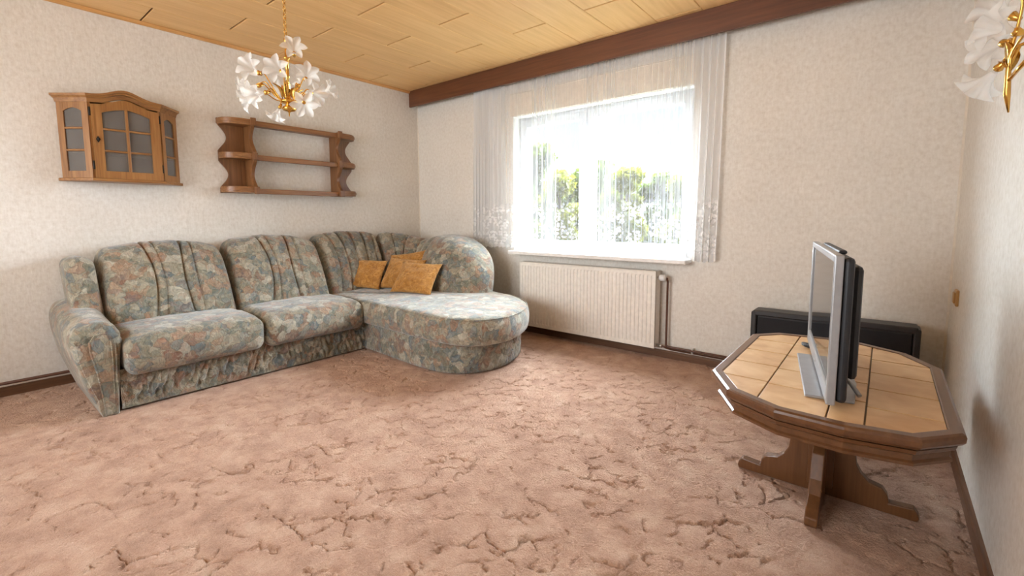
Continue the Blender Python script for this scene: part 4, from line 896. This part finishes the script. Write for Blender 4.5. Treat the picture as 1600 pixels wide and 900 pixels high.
# ------------------------------------------------------------------ wall sconce on the right wall
def build_sconce():
    c = thing('wall_sconce', (W, -1.60, 1.46), 'gilded wall lamp with white glass lilies on the right wall', 'wall lamp')
    MB().lathe([(0.001, -0.020), (0.030, -0.018), (0.045, -0.004), (0.045, 0.0)], (0, 0, 0.10), 20, 'x').build('back_plate', M['gold'], c, local=True)
    MB().tube([(-0.01, 0, 0.10), (-0.05, 0, 0.085), (-0.065, 0.01, 0.03), (-0.062, 0.02, -0.035), (-0.055, 0.025, -0.085)], [0.005, 0.005, 0.006, 0.008, 0.002], 8).build('stem', M['gold'], c, local=True)
    MB().tube([(-0.062, 0.012, 0.0), (-0.055, -0.04, 0.012), (-0.05, -0.10, 0.02)], 0.005, 8).build('branch', M['gold'], c, local=True)
    sp = [((-0.085, 0.085, 0.04), (-0.45, 0.55, -0.55), 1.05), ((-0.080, 0.075, 0.115), (-0.35, 0.75, 0.1), 1.0), ((-0.072, 0.055, 0.19), (-0.5, 0.5, 0.6), 1.1), ((-0.085, -0.11, 0.10), (-0.7, -0.5, 0.2), 1.0), ((-0.08, -0.02, 0.235), (-0.6, 0.0, 0.7), 1.1)]
    for p, d, s in sp:
        p = Vector(p); d = Vector(d).normalized(); b = p-d*0.02
        a = MB().tube(bez((-0.062, 0.005, 0.03), (-0.075, 0.0, 0.09), b-d*0.05+Vector((0, 0, 0.02)), b, 10), 0.0035, 7).build('arm', M['gold'], c, local=True)
        place(FLOWER, 'glass_flower', c, p, d, 0.4, s*0.95); place(CUP, 'flower_cup', a, b, d, 0, s)
    for (dx, dy, dz), l in (((-0.2, 0.25, 0.9), 1.0), ((-0.3, -0.4, 0.8), 1.1), ((-0.2, 0.6, 0.3), 0.9)):
        place(LEAF, 'gold_leaf', c, (-0.062, 0.008, 0.02), (dx, dy, dz), 0, l, axis='X')
build_sconce()
def build_switch():
    s = thing('light_switch', (W, -0.315, 0.645), 'honey coloured light switch on the right wall', 'switch')
    MB().box(W-0.012, W, -0.355, -0.275, 0.645, 0.725).build('cover_plate', M['switch'], s, bev=0.004); MB().box(W-0.020, W-0.011, -0.342, -0.288, 0.658, 0.712).build('rocker', M['switch'], s, bev=0.004)
build_switch()

# ------------------------------------------------------------------ tiled coffee table
TC = Vector((4.035, -1.365, 0)); TZ = 0.505
def inset(poly, d):
    n = len(poly); out = []
    for i in range(n):
        p0, p1, p2 = Vector(poly[i-1]), Vector(poly[i]), Vector(poly[(i+1) % n]); e1, e2 = (p1-p0).normalized(), (p2-p1).normalized()
        n1, n2 = Vector((-e1.y, e1.x)), Vector((-e2.y, e2.x)); b = (n1+n2); b /= max(0.3, b.dot(n1)); q = p1+b*d; out.append((q.x, q.y))
    return out
def clip(poly, x0, x1, y0, y1):
    def cut(P, f):
        o = []
        for i in range(len(P)):
            a, b = P[i-1], P[i]; fa, fb = f(a), f(b)
            if (fa >= 0) != (fb >= 0): t = fa/(fa-fb); o.append((a[0]+(b[0]-a[0])*t, a[1]+(b[1]-a[1])*t))
            if fb >= 0: o.append(b)
        return o
    for f in (lambda p: p[0]-x0, lambda p: x1-p[0], lambda p: p[1]-y0, lambda p: y1-p[1]):
        poly = cut(poly, f)
        if len(poly) < 3: return []
    return poly
def build_table():
    t = thing('coffee_table', (TC.x, TC.y, 0), 'oak coffee table with beige tiled top and cross pedestal', 'table')
    half = [(-0.345, -0.275), (-0.247, -0.455), (-0.090, -0.545), (0.085, -0.555), (0.250, -0.520), (0.345, -0.410)]
    o = half+[(-x, -y) for x, y in half]; o = [(x+TC.x, y+TC.y) for x, y in o]
    def ring(name, prof, mat, close=True):
        m = MB(); n = len(o); rings = [inset(o, d) for d, z in prof]; V = [(x, y, prof[i][1]) for i, r in enumerate(rings) for x, y in r]; k = len(prof)
        F = [(i*n+j, i*n+(j+1) % n, ((i+1) % k)*n+(j+1) % n, ((i+1) % k)*n+j) for i in range(k) for j in range(n)]
        return m.add(V, [f[::-1] for f in F]).build(name, mat, t)
    ring('rim', [(0.038, 0.480), (0.038, TZ+0.001), (0.034, TZ+0.003), (0.010, TZ+0.003), (0.003, TZ-0.001), (0.0, TZ-0.008), (0.001, TZ-0.022), (0.008, TZ-0.031), (0.016, TZ-0.036)], M['tablew'])
    ring('apron', [(0.044, 0.418), (0.044, 0.4665), (0.016, 0.4665), (0.020, 0.455), (0.030, 0.448), (0.030, 0.432), (0.024, 0.427), (0.024, 0.419)], M['tablew'])
    bed = inset(o, 0.042); MB().prism(bed, 'z', 0.462, TZ-0.006).build('tile_bed', M['grout'], t)
    fld = inset(o, 0.0385); cols = [(3.6, 3.885, [-1.650, -1.445, -1.24, -1.035]), (3.885, 4.163, [-1.665, -1.460, -1.255, -1.05]), (4.163, 4.5, [-1.703, -1.505, -1.300, -1.100, -0.90])]
    gp, gy = 0.0022, 0.0042
    for x0, x1, rows in cols:
        ys = [-2.2]+rows+[-0.4]
        for a, b in zip(ys[:-1], ys[1:]):
            spans = [(x0, x1)] if not (x0 > 3.8 and x1 < 4.3 and a < -1.9) else [(x0, 4.073), (4.073, x1)]
            for xa, xb in spans:
                pg = clip(fld, xa+gp, xb-gp, a+gy, b-gy)
                if len(pg) < 3: continue
                MB().prism(pg, 'z', TZ-0.008, TZ).build('tile', M['tile'], t, bev=0.0015)
    # pedestal: two crossed scroll boards and a centre block
    prof = [(0, 0.0), (0.292, 0.0), (0.298, 0.012), (0.294, 0.028), (0.282, 0.046), (0.212, 0.040), (0.207, 0.066), (0.192, 0.088), (0.150, 0.098), (0.128, 0.120), (0.112, 0.150), (0.105, 0.20), (0.108, 0.27), (0.125, 0.34), (0.16, 0.40), (0.17, 0.418)]
    px, py = 4.033, -1.335
    full = [(px+a, z+0.001) for a, z in prof]+[(px-a, z+0.001) for a, z in prof[::-1]]
    MB().prism(full, 'y', py-0.019, py+0.019).build('pedestal_board', M['tablez'], t, bev=0.004)
    prof2 = [(0, 0.0), (0.285, 0.0), (0.292, 0.012), (0.290, 0.035), (0.262, 0.060), (0.215, 0.085), (0.185, 0.13), (0.165, 0.18), (0.150, 0.215), (0.105, 0.235), (0.105, 0.30), (0.13, 0.36), (0.17, 0.418)]
    for sg in (-1, 1):
        MB().prism([(py+sg*0.0195, 0.001)]+[(py+sg*a, z+0.001) for a, z in prof2[1:]]+[(py+sg*0.0195, 0.419)], 'x', px-0.020, px+0.020).build('pedestal_board', M['tablez'], t, bev=0.004)
    MB().box(px-0.042, px+0.042, py-0.042, py+0.042, 0.04, 0.418).build('pedestal_core', M['tablez'], t, bev=0.004)
    MB().box(px-0.17, px+0.17, py-0.17, py+0.17, 0.4185, 0.4615).build('top_support', M['tablez'], t)
build_table()

# ------------------------------------------------------------------ television
def build_tv():
    N_, Fq = Vector((4.067, -1.822, 0)), Vector((3.926, -0.985, 0)); d = (Fq-N_).normalized(); L = (Fq-N_).length
    # local frame: x along the screen (near -> far), y towards the back, origin at table under near corner
    back = Vector((d.y, -d.x, 0)); rz = math.atan2(d.y, d.x)
    t = thing('television', (N_.x, N_.y, TZ+0.0008), 'silver framed flat television with black back on the tiled table', 'television', rz=rz)
    B = lambda m, n, mat, par=t, **k: m.build(n, mat, par, local=True, **k)
    z0, z1 = 0.018, 0.472; sy = -1                               # local +y points away from the back (left turn), so back is -y
    bw, bt = 0.019, 0.012
    m = MB(); m.box(0, bw, -0.024, 0, z0, z1); m.box(L-bw, L, -0.024, 0, z0, z1); m.box(bw, L-bw, -0.024, 0, z1-bt-0.012, z1); m.box(bw, L-bw, -0.024, 0, z0, z0+0.052)
    B(m, 'bezel', M['silver'], bev=0.004)
    B(MB().box(bw, L-bw, -0.022, -0.006, z0+0.052, z1-bt-0.012), 'screen', M['screen'])
    bk = MB().prism([(0.010, z0+0.006), (L-0.010, z0+0.006), (L-0.010, z1-0.008), (0.010, z1-0.008)], 'y', -0.024, -0.053); B(bk, 'back_shell', M['black'], bev=0.012)
    B(MB().prism([(0.05, z0+0.07), (L-0.05, z0+0.07), (L-0.05, z1-0.035), (0.05, z1-0.035)], 'y', -0.052, -0.080), 'rear_housing', M['black'], bev=0.014)
    B(MB().box(L*0.2, L*0.8, -0.050, -0.026, z1-0.009, z1+0.004), 'top_vent', M['black'], bev=0.006)
    fx0, fx1 = 0.098, 0.62
    m = MB().prism([(fx0, 0.048), (fx1, 0.048), (fx1, -0.075), (fx1-0.05, -0.115), (fx0+0.20, -0.115), (fx0, -0.085)], 'z', 0.0, 0.009)
    B(m, 'foot', M['silver'], bev=0.003)
    B(MB().box(0.26, 0.60, -0.050, -0.026, 0.008, 0.06), 'neck', M['silver'], bev=0.004)
    B(MB().tube([(fx0+0.06, -0.105, 0.010), (fx0+0.10, -0.085, 0.035), (fx0+0.13, -0.062, 0.05)], 0.007, 8), 'rear_brace', M['silver'])
    B(MB().box(L/2-0.02, L/2+0.02, 0.0, 0.0012, z0+0.02, z0+0.028), 'brand_plate', M['chrome'])
build_tv()
def build_remote():
    m = MB(); n = 20; pr = [(0.018*math.cos(2*PI*k/n), 0.050*math.sin(2*PI*k/n)) for k in range(n)]
    r = thing('remote_control', (3.945, -1.055, TZ), 'small dark rounded object lying by the far end of the television', 'remote'); r.rotation_euler[2] = 0.75
    MB().prism(pr, 'z', 0.0005, 0.014).build('body', M['black'], r, local=True, bev=0.005)
    for k in range(3): MB().lathe([(0.001, 0.0135), (0.004, 0.0135), (0.0035, 0.015), (0.001, 0.0155)], (0, -0.03+0.025*k, 0), 10).build('button', M['dark'], r, local=True)
build_remote()

# ------------------------------------------------------------------ black panel behind the table
def build_panel():
    x0, x1, zt = 3.535, 4.36, 0.492
    p = thing('black_panel', ((x0+x1)/2, -0.15, 0), 'long black framed panel standing against the back wall behind the table', 'panel')
    MB().box(x0+0.035, x1-0.035, -0.200, -0.10, 0.02, zt-0.012).build('body', M['dark'], p, bev=0.004)
    MB().box(x0+0.04, x1-0.04, -0.203, -0.199, 0.04, zt-0.045).build('front_cloth', M['cloth'], p)
    m = MB(); w = 0.032; y0, y1 = -0.218, -0.085
    m.box(x0, x0+w, y0, y1, 0.0, zt-0.010); m.box(x1-w, x1, y0, y1, 0.0, zt-0.010); m.box(x0+0.012, x1-0.012, y0, y1, zt-0.036, zt); m.box(x0+w, x1-w, y0, y1, 0.002, 0.032)
    m.build('frame', M['dark'], p, bev=0.008)
build_panel()

# ------------------------------------------------------------------ outside: garden trees seen through the curtain
g_ = MB().box(-40, 40, 0.4, 60, -0.75, -0.6).build('ground', M['lawn'], origin=(0, 0, -0.6)); tag(g_, 'green lawn outside the window', kind='structure')
def leaves(n, blobs, size, seed):
    r = np.random.default_rng(seed); C = np.array([b[:3] for b in blobs]); R = np.array([b[3] for b in blobs])
    i = r.choice(len(blobs), n, p=R**2/np.sum(R**2)); v = r.normal(size=(n, 3)); v /= np.linalg.norm(v, axis=1, keepdims=True)
    P = C[i]+v*R[i][:, None]*(r.uniform(0.55, 1.0, (n, 1)))*np.array([1, 1, 0.9])
    a = r.normal(size=(n, 3)); a /= np.linalg.norm(a, axis=1, keepdims=True); b = np.cross(a, r.normal(size=(n, 3))); b /= np.linalg.norm(b, axis=1, keepdims=True)
    s = size*r.uniform(0.6, 1.3, (n, 1)); V = np.stack([P-a*s, P-b*s*0.55, P+a*s, P+b*s*0.55], 1).reshape(-1, 3)
    return V, np.arange(4*n).reshape(-1, 4)
def tree(name, label, x, y, h, rad, mat, seed, n=5200, low=0.12, size=0.10, group='garden trees outside the window'):
    r = np.random.default_rng(seed); gz = -0.6
    t = thing(name, (x, y, gz), label, 'tree', group)
    hh = h-gz; blobs = []
    for k in range(16):
        f = r.uniform(low, 1.0); rr = rad*(1-0.55*abs(f-0.45))*r.uniform(0.25, 0.8); a = r.uniform(0, 2*PI)
        br = rad*r.uniform(0.34, 0.55)*(1.0-0.35*f); blobs.append((x+rr*math.cos(a)*0.8, y+rr*math.sin(a)*0.8, gz+hh*f-br*0.6, br))
    blobs.append((x, y, h-rad*0.4, rad*0.42))
    V, F = leaves(n, blobs, size, seed); link('crown', np_mesh('crown', V, F, smooth=False), mat, t)
    m = MB().tube([(x, y, gz-0.05), (x+0.05, y, gz+hh*0.35), (x-0.03, y, gz+hh*0.75)], [0.13, 0.10, 0.04], 9); 
    for k in range(5):
        b = blobs[k]; m.tube([(x, y, gz+hh*0.35), ((x+b[0])/2, (y+b[1])/2, (gz+hh*0.35+b[2])/2+0.1), b[:3]], [0.05, 0.035, 0.015], 6)
    m.build('trunk', M['bark'], t)
tree('garden_tree', 'tallest garden tree, behind the left edge of the left window pane', -10.6, 17.0, 5.2, 2.2, M['leaf2'], 1, size=0.20)
tree('garden_tree', 'yellow green garden tree behind the middle of the left window pane', -3.95, 9.0, 2.60, 1.15, M['leaf1'], 2)
tree('garden_tree', 'leafy garden tree behind the window mullion', -5.0, 13.2, 3.3, 1.7, M['leaf2'], 3, size=0.14)
tree('garden_tree', 'yellow green garden tree just right of the window mullion', -1.95, 9.3, 2.55, 0.95, M['leaf1'], 4)
tree('garden_tree', 'green garden tree behind the middle of the right window pane', -2.3, 13.6, 2.8, 1.5, M['leaf2'], 5, size=0.14)
tree('garden_tree', 'low round garden tree behind the right part of the right window pane', 0.05, 9.0, 2.1, 1.0, M['leaf1'], 6)
tree('garden_tree', 'tall green tree seen through the far left of the window', -7.2, 10.2, 3.6, 1.5, M['leaf2'], 7, size=0.12)
tree('garden_tree', 'distant dark green tree between the two yellow green ones', -7.6, 17.5, 4.0, 2.0, M['leaf2'], 8, size=0.18)
